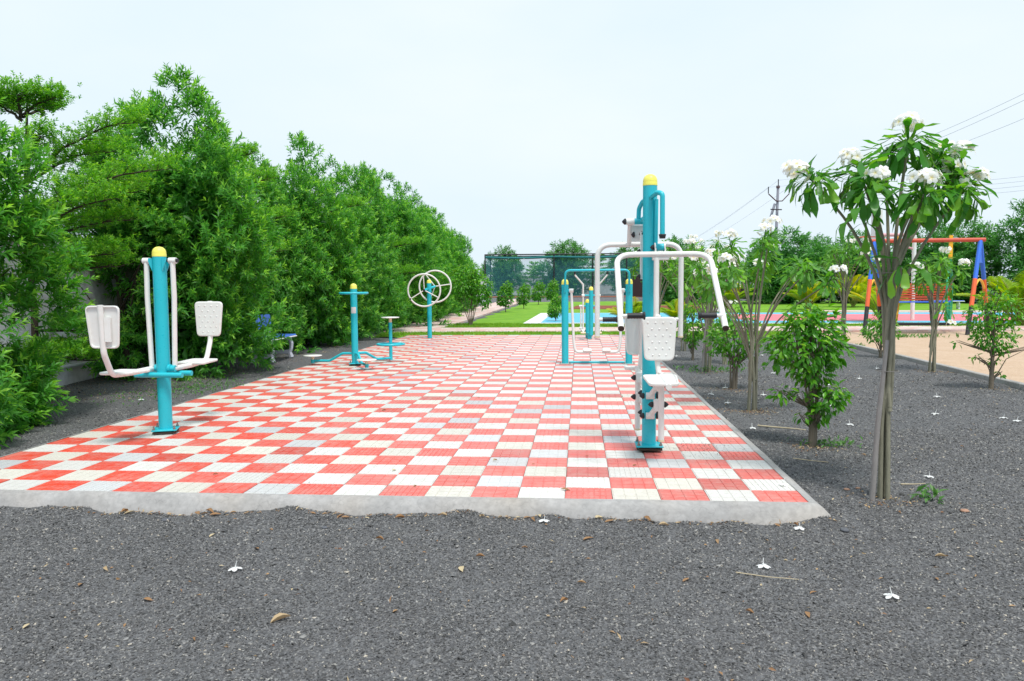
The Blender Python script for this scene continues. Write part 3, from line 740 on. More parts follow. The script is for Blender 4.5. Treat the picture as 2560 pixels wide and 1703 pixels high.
part(pc, "stop_arm", M_TEAL, lambda m: m.tube(fillet([(.0, -.04, 2.015), (.045, -.14, 2.045), (.079, -.17, 2.03), (.080, -.175, 1.72)], .05, 7), .0195, 14).tube([(.045, -.06, 2.0), (.042, -.06, 1.62)], .015, 12))
part(pc, "stop_bumper", M_BLACK, lambda m: m.lathe((.080, -.175, 1.688), [(.022, 0), (.026, .02), (.029, .032), (.021, .034)], 16))
# push frame on the far side, hanging straight
def push_frame(m):
    w = .345; xc = -.062
    pts = fillet([(xc - w, .30, .905), (xc - w, .29, 1.668), (xc + w, .29, 1.668), (xc + w, .30, .905)], .12, 8)
    m.tube(pts, .0215, 14).tube([(-.145, .17, 1.83), (-.145, .28, 1.67)], .019, 12)
fr = part(pc, "push_frame", M_WHITE, push_frame)
for sx in (-1, 1):
    x = -.062 + sx * .345
    part(fr, "handle_grip", M_BLACK, lambda m: m.lathe((x - sx * .045, .30, 1.045), [(.021, 0), (.0215, .012), (.0195, .02), (.0215, .03), (.0195, .04), (.0215, .05), (.0195, .06), (.0215, .07), (.0195, .08), (.0215, .09), (.021, .11), (.027, .114), (.027, .122), (.02, .124)], 14, '-X' if sx > 0 else 'X'))
    part(fr, "handle_stub", M_WHITE, lambda m: m.cyl((x, .30, 1.045), (x - sx * .045, .30, 1.045), .016, n=10))
    part(fr, "tube_plug", M_CREAM, lambda m: m.cyl((x, .30, .893), (x, .30, .906), .023, n=14))
part(fr, "hub_sleeve", M_WHITE, lambda m: m.cyl((-.176, .155, 1.846), (-.112, .155, 1.846), .028, n=18))
part(fr, "side_plate", M_WHITE, lambda m: m.box((-.082, .20, 1.752), (.10, .012, .135)))
part(pc, "hub_arm", M_TEAL, lambda m: m.cyl((-.112, .155, 1.846), (-.02, .155, 1.846), .026, n=18).tube(fillet([(0, .045, 2.02), (-.05, .10, 2.0), (-.075, .15, 1.95), (-.078, .158, 1.85)], .06, 6), .0185, 12).tube([(-.06, .155, 1.85), (0, .04, 1.89)], .02, 12))
part(pc, "pivot_cap", M_BLACK, lambda m: cone(m, (-.178, .155, 1.846), '-X', .026, .034))
part(pc, "pivot_cap", M_BLACK, lambda m: cone(m, (-.106, .187, 1.742), '-X', .024, .03)); part(pc, "pivot_cap", M_BLACK, lambda m: cone(m, (-.044, .15, 1.745), '-X', .024, .03))
part(pc, "tie_bar", M_WHITE, lambda m: m.tube([(-.055, .14, 1.76), (-.058, .12, 1.62), (-.057, .12, 1.38)], .011, 10))
[part(pc, "pivot_cap", M_BLACK, lambda m: cone(m, (-.066, .12, zb), '-X', .022, .03)) for zb in (1.60, 1.40)]

# ---- three-station waist twister
tw = empty("waist_twister", (-5.179, 8.13, 0))
tag(tw, "teal three-station waist twister with white discs and ring handle", "exercise machine", "outdoor gym machines on the platform")
post(tw, 1.297, .056, plate=.20, rzp=R(15))
part(tw, "ring_handle", M_TEAL, lambda m: m.torus((0, 0, 1.222), .228, .019, n=40, k=10).tube([(-.228, 0, 1.222), (.228, 0, 1.222)], .013, 8))
part(tw, "label_plate", M_LABEL, lambda m: m.add([(math.cos(a) * .0572, math.sin(a) * .0572, z) for z in (.885, .99) for a in [R(-128 + 11 * k) for k in range(9)]], [(k, k + 1, 10 + k, 9 + k) for k in range(8)], True))
def tw_arm(ang, kind):
    c, s = math.cos(ang), math.sin(ang); P = lambda r, z: (c * r, s * r, z)
    part(tw, "arm", M_TEAL, lambda m: m.tube(fillet([P(.03, .205), P(.22, .205), P(.46, .075), P(.76, .072)], .1, 6), .022, 12))
    if kind == 'stand':
        part(tw, "bearing_cup", M_TEAL, lambda m: m.cyl(P(.765, .035), P(.765, .095), .032, n=16))
        part(tw, "bearing_neck", M_CREAM, lambda m: m.cyl(P(.765, .095), P(.765, .148), .026, n=16))
        part(tw, "twist_disc", M_WHITE, lambda m: m.lathe(P(.765, .146), [(.05, 0), (.150, .006), (.158, .014), (.155, .022), (.03, .026)], 32))
    else:
        part(tw, "seat_column", M_TEAL, lambda m: m.cyl(P(.765, .04), P(.765, .70), .030, n=18))
        part(tw, "foot_ring", M_TEAL, lambda m: m.torus(P(.765, .315), .235, .019, n=40, k=10).tube([P(.53, .315), P(1.0, .315)], .013, 8))
        part(tw, "bearing_neck", M_CREAM, lambda m: m.cyl(P(.765, .70), P(.765, .775), .027, n=16))
        part(tw, "twist_seat", M_WHITE, lambda m: m.lathe(P(.765, .772), [(.05, 0), (.150, .006), (.158, .014), (.155, .022), (.03, .028)], 32))
tw_arm(R(174), 'stand'); tw_arm(R(-60), 'stand'); tw_arm(R(52), 'seat')

# ---- hand wheels
hw = empty("hand_wheel_machine", (-5.19, 14.905, 0))
tag(hw, "teal post carrying two white spoked hand wheels near the grass", "exercise machine", "outdoor gym machines on the platform")
post(hw, 1.405, .057, plate=0, z0=-.002)
def wheel(cx, cy, cz, tiltx, tiltz, ph):
    Mw = Matrix.Rotation(tiltz, 3, 'Z') @ Matrix.Rotation(R(90) + tiltx, 3, 'X'); c = Vector((cx, cy, cz))
    w = part(hw, "hand_wheel", M_WHITE, lambda m: m.torus(c, .405, .021, n=48, k=10, M=Mw))
    for k in range(3):
        a = ph + k * 2.094; part(w, "spoke", M_WHITE, lambda m: m.tube([c + Mw @ Vector((math.cos(a) * .02, math.sin(a) * .02, -.03 * (1 if cy < 0 else -1))), c + Mw @ Vector((math.cos(a) * .40, math.sin(a) * .40, 0))], .013, 8))
    part(w, "hub", M_BLACK, lambda m: m.lathe(c + Mw @ Vector((0, 0, 0)), [(.03, -.02), (.03, .02)], 12, 'Y'))
    a = ph + 2.094; kp = c + Mw @ Vector((math.cos(a) * .405, math.sin(a) * .405, 0)); nn = Mw @ Vector((0, 0, 1)); sg = -1 if cy < 0 else 1
    if nn.y * sg < 0: nn = -nn
    part(w, "knob", M_BLACK, lambda m: m.tube([kp, kp + nn * .09], [.02, .024], 10))
wheel(-.085, -.22, 1.225, R(2), R(6), R(92)); wheel(.115, .22, 1.318, R(-3), R(6), R(8))
part(hw, "axle", M_TEAL, lambda m: m.tube([(-.085, -.2, 1.225), (0, 0, 1.27)], .03, 12).tube([(.115, .2, 1.318), (0, 0, 1.27)], .03, 12))

# ---- air walker
aw = empty("air_walker", (-1.105, 8.45, 0))
tag(aw, "teal air walker frame with two white swinging foot legs", "exercise machine", "outdoor gym machines on the platform")
for s in (-1, 1):
    post(aw, 1.345, .058, s * .535, 0, 0, z0=.004)
    part(aw, "floor_plate", plain("galvanised", (.42, .41, .38), .6, .15, 30) if s < 0 else bpy.data.materials["galvanised"], lambda m: m.box((s * .535, 0, .006), (.20, .20, .010), 0, None, .002))
    for bx in (-.08, .08): part(aw, "bolt", M_STEEL, lambda m: m.cyl((s * .535 + bx, -.08, .008), (s * .535 + bx, -.08, .045), .008, n=8))
    part(aw, "pivot_axle", M_TEAL, lambda m: m.cyl((s * .535, 0, 1.238), (s * .44, 0, 1.238), .024, n=14))
    lg = part(aw, "swing_leg", M_WHITE, lambda m: m.cyl((s * .462, 0, 1.238), (s * .392, 0, 1.238), .034, n=16).tube(fillet([(s * .428, 0, 1.22), (s * .388, 0, .36), (s * .36, -.0, .205), (s * .235, -.0, .20), (s * .09, 0, .20)], .13, 8), .0225, 14))
    part(lg, "pivot_cap", M_BLACK, lambda m: m.cyl((s * .392, 0, 1.238), (s * .376, 0, 1.238), .018, n=10))
    part(lg, "foot_plate", M_WHITE, lambda m: m.box((s * .158, -.0, .238), (.145, .33, .035), 0, None, .012))
part(aw, "hand_rail", M_TEAL, lambda m: m.tube(fillet([(-.535, -.065, 1.21), (-.53, -.12, 1.40), (-.525, -.16, 1.575), (.525, -.16, 1.575), (.53, -.12, 1.40), (.535, -.065, 1.21)], .12, 8), .0195, 12))
part(aw, "floor_bar", M_TEAL, lambda m: m.tube([(-.47, 0, .03), (.47, 0, .03)], .018, 10))

# ---- cross trainer behind the air walker
ct = empty("cross_trainer", (-1.125, 14.53, 0))
tag(ct, "small teal cross trainer with white levers seen behind the air walker", "exercise machine", "outdoor gym machines on the platform")
post(ct, 1.20, .052, .02, 0, 0, z0=.10); post(ct, .885, .050, -.065, .5, 0, z0=.0)
part(ct, "main_beam", M_TEAL, lambda m: m.tube(fillet([(.02, 0, .22), (.02, .02, .10), (-.065, .5, .10)], .05, 5), .05, 12))
part(ct, "footing", M_TEAL, lambda m: m.cyl((-.02, .06, 0), (-.02, .06, .14), .055, n=16))
part(ct, "cross_bar", M_TEAL, lambda m: m.tube([(-.16, 0, 1.07), (.20, 0, 1.07)], .024, 12)); part(ct, "cross_bar", M_TEAL, lambda m: m.tube([(-.25, .5, .80), (.19, .5, .80)], .022, 12))
for s in (-1, 1):
    x = .02 + s * .195
    lv = part(ct, "lever", M_WHITE, lambda m: m.tube(fillet([(x, .0, .20), (x, 0, 1.34), (x + s * .19, -.05, 1.56), (x + s * .20, -.05, 1.60)], .05, 5), .02, 10).cyl((x - .035, 0, 1.07), (x + .035, 0, 1.07), .032, n=14).cyl((x - .04, 0, .21), (x + .04, 0, .21), .028, n=14))
    part(lv, "grip", M_BLACK, lambda m: m.tube([(x + s * .20, -.05, 1.58), (x + s * .205, -.05, 1.68)], .024, 10))
    [part(lv, "pivot_cap", M_BLACK, lambda m: m.cyl((x + o - .01, 0, zb), (x + o + .01, 0, zb), .018, n=8)) for o, zb in ((-.045, 1.07), (.05, .21), (-.05, .21))]
    x2 = -.03 + s * .20
    part(ct, "rear_link", M_WHITE, lambda m: m.tube([(x2, .5, .80), (x2, .45, .25)], .019, 10).cyl((x2 - .04, .5, .80), (x2 + .04, .5, .80), .03, n=12).cyl((x2 - .04, .45, .25), (x2 + .04, .45, .25), .03, n=12))
    part(ct, "pedal_bar", M_WHITE, lambda m: m.tube([(x2, .45, .235), (x, 0, .20), (x, -.25, .16)], .02, 10))
    part(ct, "pedal", M_CREAM, lambda m: m.box((x, -.12, .165), (.12, .32, .025), 0, None, .006))

# ================================================================== SWING SEAT
sw = empty("garden_swing", (0, 0, 0)); tag(sw, "colourful bench swing on red beam with blue, orange and black legs", "swing")
FL, FR_, BL, BR = Vector((6.163, 16.777, -.08)), Vector((8.761, 16.708, -.08)), Vector((7.25, 18.5, -.08)), Vector((10.15, 18.45, -.08))
apL, apR = Vector((6.66, 17.6, 2.47)), Vector((9.42, 17.55, 2.47))
for a, b in ((FL, apL), (BL, apL), (FR_, apR), (BR, apR)):
    d = b - a; u = d.normalized(); lg = part(sw, "leg", M_ORANGE, lambda m: m.tube([a + d * .30, a + d * .585], .056, 14))
    part(lg, "leg_top", M_BLUE, lambda m: m.tube([a + d * .585, b - u * .03], .055, 14)); part(lg, "leg_foot", M_BLKP, lambda m: m.tube([a - u * .05, a + d * .30], .0555, 14))
bd = (apR - apL).normalized()
part(sw, "beam", M_RED, lambda m: m.tube([apL - bd * .10, apR + bd * .12], .056, 16))
for ap, a, b in ((apL, FL, BL), (apR, FR_, BR)):
    part(sw, "gusset", M_BLUE, lambda m: m.extr([(-.28, -.62), (.28, -.62), (0, -.02)], .02, basis(ap, (b - a), (0, 0, 1))))
    part(sw, "brace_bow", M_YELP, lambda m: m.tube([a.lerp(ap, .47).lerp(b.lerp(ap, .47), t) + Vector((0, 0, .28 * math.sin(math.pi * t))) for t in [k / 8 for k in range(9)]], .032, 10))
sd = Vector((.5, .866, 0)); sc_ = apL.lerp(apR, .5)
def hoop(end, mat, nm):
    c = sc_ + bd * end; c.z = 0
    pts = []
    for k in range(33):
        a = 2 * math.pi * k / 32 + math.pi / 2
        rr = .62 if math.sin(a) > 0 else .55; w = .60 * abs(math.cos(a)) ** .8 * (1 if math.cos(a) > 0 else -1)
        pts.append(c + sd * w + Vector((0, 0, .98 + (.72 if math.sin(a) > 0 else .80) * math.sin(a))))
    h = part(sw, "side_hoop", mat, lambda m: m.tube(pts[:-1], .032, 10, closed=True).tube([c + Vector((0, 0, 1.66)), c + Vector((0, 0, 2.0))], .03, 10).tube([c + sd * -.25 + Vector((0, 0, .24)), c + sd * -.28 + Vector((0, 0, .80))], .026, 8).tube([c + sd * .2 + Vector((0, 0, .22)), c + sd * .2 + Vector((0, 0, .80))], .026, 8))
    part(sw, "hanger", M_YELP, lambda m: m.box((c.x, c.y, 2.29), (.09, .05, .62), math.atan2(bd.y, bd.x)).tube([c + Vector((0, 0, 1.97)), c + Vector((.0, 0, 2.06))], .05, 10))
    return c
cL = hoop(-.80, M_YELP, "l"); cR = hoop(.62, M_GREEN, "r")
rzb = math.atan2(bd.y, bd.x); L0, L1 = cL, cR; mid = (cL + cR) / 2; ln = (cR - cL).length
M_SLAT = paint("orange_slats", (.66, .10, .03), .45, .1)
for k in range(7):
    part(sw, "back_slat", M_SLAT, lambda m: m.box(mid + sd * (.34 + .012 * k) + Vector((0, 0, .86 + .068 * k)), (ln + .04, .022, .046), rzb))
for t in (-.25, .12, .45):
    part(sw, "back_stile", M_RED, lambda m: m.box(mid + bd * (ln * t) + sd * .42 + Vector((0, 0, 1.06)), (.05, .02, .50), rzb))
for k in range(5): part(sw, "seat_slat", M_BLUE, lambda m: m.box(mid + sd * (-.22 + .115 * k) + Vector((0, 0, .80)), (ln + .02, .085, .03), rzb))
part(sw, "foot_rest", M_BLKP, lambda m: m.box(mid + sd * -.12 + Vector((0, 0, .215)), (ln + .1, .34, .03), rzb).box(mid + sd * -.28 + Vector((0, 0, .20)), (ln + .12, .05, .07), rzb))

# ================================================================== CONCRETE BENCHES
def bench(loc, rz, label, back=True, grp="concrete benches"):
    b = empty("concrete_bench", loc, rz); tag(b, label, "bench", grp)
    # local: length along y, sitter faces +x
    st = part(b, "seat", M_BENCHB, lambda m: m.box((0, 0, .432), (.46, 1.5, .035), 0, None, .012))
    part(st, "seat_rim", M_WHITE, lambda m: m.box((0, 0, .408), (.485, 1.53, .026), 0, None, .01))
    for y in (-.52, .52):
        def fr(m):
            for s in (-1, 1):
                prof = [(s * .10, .395), (s * .165, .37), (s * .205, .28), (s * .195, .18), (s * .165, .10), (s * .20, 0)]
                m.tube([(p[0], y, p[1]) for p in prof], [.045, .042, .04, .04, .042, .048], 6, smooth=False)
            m.box((0, y, .11), (.30, .07, .07)); m.box((0, y, .375), (.34, .07, .04))
        part(b, "leg_frame", M_BENCHC, fr)
    if back:
        part(b, "backrest", M_BENCHB, lambda m: m.box((-.285, 0, .70), (.05, 1.42, .30), 0, Matrix.Rotation(R(-9), 3, 'Y'), .015))
        for y in (-.5, .5): part(b, "back_post", M_BENCHC, lambda m: m.box((-.25, y, .50), (.06, .10, .28), 0, Matrix.Rotation(R(-9), 3, 'Y')))
    return b
bench((-7.24, 9.68, -.05), R(2), "pale concrete bench with blue seat half hidden by the hedge")
bench((17.2, 36.8, -.05), R(80), "distant pale concrete bench by the palms behind the swing", False)
bench((4.6, 58, -.03), R(92), "far blue bench beyond the court left of the fence")

# ================================================================== WALLS, NET CAGE, POLE
M_WALL = concrete("wall_render", (.70, .72, .78), 1.2)
w = empty("boundary_wall", (-9.0, 0, 0)); tag(w, "grey white rendered boundary wall behind the hedge trees", "wall")
for k in range(11):
    y0 = -6 + k * 6.0
    part(w, "wall_panel", M_WALL, lambda m: m.box((-.06, y0 + 3.0, .92), (.12, 5.99, 2.1)))
    part(w, "wall_pier", M_WALL, lambda m: m.box((-.045, y0, .94), (.20, .26, 2.14)))
part(w, "coping", M_CONC, lambda m: m.box((-.06, 27, 2.0), (.2, 66, .06)))
part(w, "pipe", plain("pvc_pipe", (.55, .57, .62), .4, .05), lambda m: m.tube([(.08, -4, .17), (.08, 6, .19), (.08, 30, .18)], .03, 10))
w2 = empty("boundary_wall", (0, 108, 0)); tag(w2, "distant grey wall behind the net cage", "wall")
for k in range(8):
    part(w2, "wall_panel", M_WALL, lambda m: m.box((-16.5 + k * 5, 0, 1.2), (4.985, .15, 2.9)))
w3 = empty("boundary_wall", (0, 0, 0)); tag(w3, "dark maroon panel fence with pale top rail beyond the court", "fence")
M_MAR = plain("maroon_sheet", (.045, .022, .022), .7, .3, 4); fa, fb = Vector((4.6, 84, 0)), Vector((15, 66, 0))
for k in range(8):
    a, b = fa.lerp(fb, k / 8), fa.lerp(fb, (k + 1) / 8); za, zb = 2.25 - k * .19, 2.25 - (k + 1) * .19
    part(w3, "fence_panel", M_MAR, lambda m: m.add([(p.x, p.y + o, z) for p, z1 in ((a, za), (b, zb)) for o in (0, .08) for z in (-.08, z1)], [(0, 1, 5, 4), (2, 6, 7, 3), (0, 2, 3, 1), (4, 5, 7, 6), (1, 3, 7, 5)]))
    part(w3, "top_rail", M_WHITE, lambda m: m.tube([(a.x, a.y - .06, za + .05), (b.x, b.y - .06, zb + .05)], .06, 6))

nc = empty("net_cage", (0, 95, 0)); tag(nc, "tall green sports net cage on thin black posts", "net cage")
def net_mat():
    m, nt, b = nmat("green_net"); b.inputs['Base Color'].default_value = (.05, .22, .27, 1); b.inputs['Roughness'].default_value = .8
    tr = N(nt, "ShaderNodeBsdfTransparent"); mx = N(nt, "ShaderNodeMixShader"); p = pos(nt)
    n1 = noise(nt, p, .7, 3); nt.links.new(ramp(nt, [(.3, (.24,) * 3), (.7, (.36,) * 3)], n1).outputs[0], mx.inputs[0])
    nt.links.new(tr.outputs[0], mx.inputs[1]); nt.links.new(b.outputs[0], mx.inputs[2]); nt.links.new(mx.outputs[0], nt.nodes['Material Output'].inputs[0]); return m
M_NET = net_mat()
for x in (-13.25, -4.5, .4, 4.6, 13.5):
    for y in (0, 6): part(nc, "net_post", M_BLKP, lambda m: m.tube([(x, y, -.1), (x, y, 5.25)], .08, 8))
    part(nc, "net_rail", M_BLKP, lambda m: m.tube([(x, 0, 5.17), (x, 6, 5.17)], .04, 6))
for y in (0, 6): part(nc, "net_rail", M_BLKP, lambda m: m.tube([(-13.25, y, 5.19), (13.5, y, 5.16)], .08, 6))
nsh = part(nc, "net_sheet", M_NET, lambda m: m.add([(-13.2, .1, -.05), (13.5, .1, -.05), (13.5, .1, 5.0), (4.6, .1, 5.1), (0, .12, 4.95), (-4.5, .1, 5.1), (-9, .12, 4.95), (-13.2, .1, 5.1)], [(0, 1, 2, 3, 4, 5, 6, 7)]))
part(nc, "net_sheet", M_NET, lambda m: m.add([(-13.2, .1, -.05), (-13.2, 5.9, -.05), (-13.2, 5.9, 5.1), (-13.2, .1, 5.1)], [(0, 1, 2, 3)]))
part(nc, "net_hem", plain("net_hem", (.015, .17, .17), .8, .2, 3), lambda m: m.tube([(-13.2 + 26.7 * t, .05, 4.88 - .14 * abs(math.sin(t * 9.3))) for t in [k / 40 for k in range(41)]], .14, 6))

up_ = empty("utility_pole", (19.3, 80, 0)); tag(up_, "grey concrete utility pole with leaning brace pole and wires", "utility pole")
part(up_, "pole", M_CONCP, lambda m: m.tube([(-.25, 0, -.1), (0, 0, 11.35)], [.19, .13], 8, smooth=False))
part(up_, "brace", M_CONCP, lambda m: m.tube([(-3.1, 0, -.1), (-.3, 0, 9.6)], [.17, .13], 8, smooth=False))
M_BRN = plain("brown_steel", (.10, .05, .05), .7, .2)
part(up_, "cross_arm", M_BRN, lambda m: m.tube([(-1.0, -.2, 10.6), (-.2, -.2, 9.85), (.4, -.2, 9.85), (1.1, -.2, 10.6)], .06, 6)); part(up_, "pole_band", M_BRN, lambda m: m.cyl((0, 0, 11.2), (0, 0, 11.45), .19, n=10)); part(up_, "pole_band", M_BLKP, lambda m: m.tube([(-.8, -.3, 9.0), (.35, -.3, 8.95)], .06, 6))
for x, z in ((0, 11.4), (-1.0, 10.65), (1.1, 10.65)): part(up_, "insulator", M_BLKP, lambda m: m.tube([(x, -.1, z), (x, -.1, z + .7)], .05, 6))
def wire(a, b, sag, label, r=.014):
    a, b = Vector(a), Vector(b); mb = MB(); mb.tube([a.lerp(b, t) - Vector((0, 0, sag * 4 * t * (1 - t))) for t in [k / 24 for k in range(25)]], r, 5)
    tag(mb.build("power_line", plain("wire", (.30, .32, .40), .6, .05) if "wire" not in bpy.data.materials else bpy.data.materials["wire"]), label, "power line", "overhead power lines")
wl = "thin overhead power line from the utility pole to the upper right, %s of three"
for k, (x, z) in enumerate(((0, 12.0), (-1.0, 11.3), (1.1, 11.3))):
    wire((19.3 + x, 79.9, z), (22 + x * .9, 22, z + .25 - .1 * k), 1.6, wl % ('upper', 'middle', 'lower')[k], .009)
    wire((19.3 + x, 79.9, z), (22.5 + x * 2, 230, z - 1.5), 1.4, "faint power line descending behind the trees left of the utility pole, %s of three" % ("upper", "middle", "lower")[k], .011)
for k in range(4): wire((35, 72, 10.6 - .42 * k), (52, 64, 12.6 - .40 * k), .4, "faint power line at the right edge above the trees, %s from the top" % ("first", "second", "third", "fourth")[k], .012)

bk = empty("basketball_stand", (9.1, 24.2, 0)); tag(bk, "white basketball backboard on a post behind the swing", "basketball stand")
part(bk, "backboard", M_WHITE, lambda m: m.box((0, 0, 3.32), (.06, 1.5, 1.0), R(-8)))
part(bk, "post", M_WHITE, lambda m: m.tube([(1.35, .1, -.05), (1.35, .1, 3.0)], .07, 10)); part(bk, "support_arm", plain("pink_steel", (.62, .35, .38), .5, .1), lambda m: m.tube([(1.35, .1, 3.0), (.03, 0, 3.02)], .06, 8).tube([(1.35, .1, 2.5), (.03, 0, 2.95)], .035, 6))
part(bk, "hoop", M_ORANGE, lambda m: m.torus((-.36, -.03, 2.95), .22, .014, n=20, k=6).tube([(-.15, -.02, 2.95), (-.02, 0, 2.95)], .02, 6))

# ================================================================== TREES
IP = lambda xs_, ys_, s: (lambda t: float(np.interp(t, xs_, ys_)) * s)
def add_tree(name, crown_me, trunk_me, loc, rz, sc, label, cat="tree", group=None):
    t = empty(name, loc, rz); t.scale = sc; tag(t, label, cat, group)
    link("trunk", trunk_me, None, t); link("crown", crown_me, None, t); return t
def trunk_mesh(H, prof, seed, n, tr, mat, z0=.25):
    mb = MB(); limbs(mb, H, prof, random.Random(seed), n, tr, z0); me = bpy.data.meshes.new("trunk"); me.from_pydata(mb.V, [], mb.F); me.polygons.foreach_set('use_smooth', mb.S); me.materials.append(mat); me.update(); return me
hp = IP([0, .08, .3, .55, .78, .92, 1], [.84, .98, 1.0, .88, .62, .36, .10], 1.45)
HC = [crown_mesh("crown", hedge_crown(21 + k, 4.6, hp, 135, 17, 12, .16, .050, .22, .37, 4200, twig=.22), L_HEDGE) for k in range(3)]
HN = crown_mesh("crown", hedge_crown(31, 4.6, hp, 175, 20, 12, .15, .046, .21, .36, 5200, twig=.22), L_HEDGE)
HT = [trunk_mesh(4.6, hp, 50 + k, 12, .075, B_DARK, .1) for k in range(2)]
hedge = [(-8.1, 2.4, 3.6, .97, 1), (-8.02, 7.9, 4.6, 1.05, 0), (-8.5, 11.2, 4.1, .74, 2), (-8.0, 13.3, 4.7, 1.0, 0), (-8.05, 15.6, 4.4, .9, 1), (-8.0, 18.2, 4.95, 1.0, 2), (-8.1, 21.3, 5.0, 1.05, 0), (-8.0, 24.4, 4.75, 1.0, 1),
         (-8.15, 27.5, 4.7, 1.0, 2), (-8.2, 30.5, 4.7, 1.0, 0), (-8.3, 33.6, 4.5, 1.0, 1), (-8.3, 36.8, 4.4, 1.0, 2), (-8.5, 39.8, 3.7, .9, 0)]
hl = ["dense dark green hedge tree cut off by the left picture edge, nearest the camera", "tallest dense hedge tree behind the leg press machine", "shorter dense hedge tree behind the blue bench", "dense hedge tree just beyond the blue bench", "dense hedge tree directly behind the waist twister",
      "dense hedge tree to the right of the waist twister", "dense hedge tree left of the hand wheels", "dense hedge tree behind the hand wheels"] + ["dense hedge tree in the receding row, %s beyond the hand wheels" % o for o in ("first", "second", "third", "fourth", "fifth")]
for k, (x, y, h, s, v) in enumerate(hedge):
    add_tree("hedge_tree", HN if k < 2 else HC[v], HT[k % 2], (x, y, -.06), [1.1, 4.0, 2.2, .4, 5.2, 3.1, 1.7, 4.6, 2.8, .9, 5.7, 3.7, 1.3, 4.9, 2.4][k], (.80 * s, 1.08 * s, h / 4.6), hl[k], "tree", "hedge trees along the wall")

t = empty("hedge_tree", (-8.5, 6.95, -.06), .7); tag(t, "high-crowned hedge tree left of the leg press, above the bare stretch of wall", "tree", "hedge trees along the wall")
o = link("trunk", HT[1], None, t); o.scale = (.8, .8, .8); o = link("crown", HC[1], None, t, (0, 0, 1.75)); o.scale = (.52, .60, .44)
# layered small-leaved trees
def layered_tree(loc, H, tiers, label, seed, dens=1.0, ls=1.0):
    r = np.random.default_rng(seed); rr = random.Random(seed); t = empty("layered_tree", loc); tag(t, label, "tree", "layered small-leaved trees along the wall")
    mb = MB(); mb.tube([(0, 0, -.05), (.02, .02, H * .3), (-.02, .0, H * .6), (.04, 0, H * .85), (.08, .0, H)], [.05, .042, .034, .022, .008], 8); PP = []; DD = []
    for (z0, az, ln, rise) in tiers:
        a = R(az); d = Vector((math.cos(a), math.sin(a), 0)); b = Vector((0, 0, z0))
        P = [b + d * (ln * k / 8) + Vector((rr.uniform(-.02, .02), rr.uniform(-.02, .02), rise * math.sin(k / 8 * 1.6))) for k in range(9)]
        mb.tube(P, [.02 * (1 - k / 9.5) + .003 for k in range(9)], 6)
        for k in range(2, 9):
            for s in (-1, 1):
                sl = ln * .34 * (1.15 - k / 9) + .10; a2 = a + s * rr.uniform(.5, 1.0); d2 = Vector((math.cos(a2), math.sin(a2), rr.uniform(.0, .28)))
                e = P[k] + d2 * sl; mb.tube([P[k], P[k].lerp(e, .5) + Vector((0, 0, .02)), e], [.006, .004, .002], 4)
                for q in range(int((8 + sl * 46) * dens)):
                    u = rr.uniform(.12, 1.08); c = P[k].lerp(e, u) + Vector((rr.gauss(0, .055), rr.gauss(0, .055), rr.uniform(-.02, .17))); PP.append(c); DD.append((d2.x * .4 + rr.gauss(0, .4), d2.y * .4 + rr.gauss(0, .4), .8))
        for q in range(int(46 * ln * dens)):
            u = rr.uniform(.15, 1.05); k = min(7, int(u * 8)); c = P[k].lerp(P[k + 1], u * 8 - k) + Vector((rr.gauss(0, .03), rr.gauss(0, .03), rr.uniform(0, .08))); PP.append(c); DD.append((d.x * .4 + rr.gauss(0, .4), d.y * .4 + rr.gauss(0, .4), .8))
    mb.build("trunk", B_DARK, t)
    C = np.array([tuple(p) for p in PP]); D = np.array(DD)
    data = shoots(C, D, r, 7, .06 * ls, .05 * ls, .025 * ls, 1.3)
    V, F, Yv = data; Yv = np.clip(Yv + .25 * np.repeat(r.uniform(0, 1, len(C)) ** 2, 35), 0, 1)
    link("crown", mesh_np("crown", V, F, attrs={'young': Yv}, mats=[L_TERM]), None, t); return t
layered_tree((-8.55, 4.9, -.06), 3.85, [(3.62, -10, .50, .18), (3.60, 60, .42, .18), (3.6, 150, .45, .2), (3.55, 230, .4, .2), (3.6, 300, .45, .18), (2.80, 6, 1.40, .72), (2.75, 40, 1.0, .5), (2.70, 195, .8, .4), (2.80, -40, .75, .45),
    (2.35, -8, 1.95, .50), (2.30, 30, 1.3, .4), (2.05, -22, 1.55, .40), (1.95, 20, 1.2, .35), (2.1, 210, .7, .3), (1.6, -12, 1.35, .22), (1.5, 12, 1.1, .18), (1.45, -35, 1.1, .15), (.85, -8, 1.0, .0), (.60, -35, 1.1, -.05), (.5, 5, .8, -.05), (.42, -52, 1.0, -.1)],
    "layered light green small-leaved tree at left beside the leg press", 61)
layered_tree((-8.25, 10.0, -.06), 3.95, [(3.78, k * 72, .55, .16) for k in range(5)] + [(3.0, -20, 1.1, .4), (2.4, -15, 1.35, .3), (1.75, -25, 1.45, .3)], "layered light green tree poking out above the bench", 62)
layered_tree((-8.2, 14.6, -.06), 3.6, [(3.0, -20, 1.55, .35), (2.5, -35, 1.5, .3), (1.5, -45, 1.5, .2)], "layered light green tree with yellowish branch tips left of the hand wheels", 63)
layered_tree((-8.1, 19.8, -.06), 3.6, [(2.4, -10, 1.7, .3), (1.6, -20, 1.7, .2)], "layered light green tree with tips showing behind the hand wheels", 64)

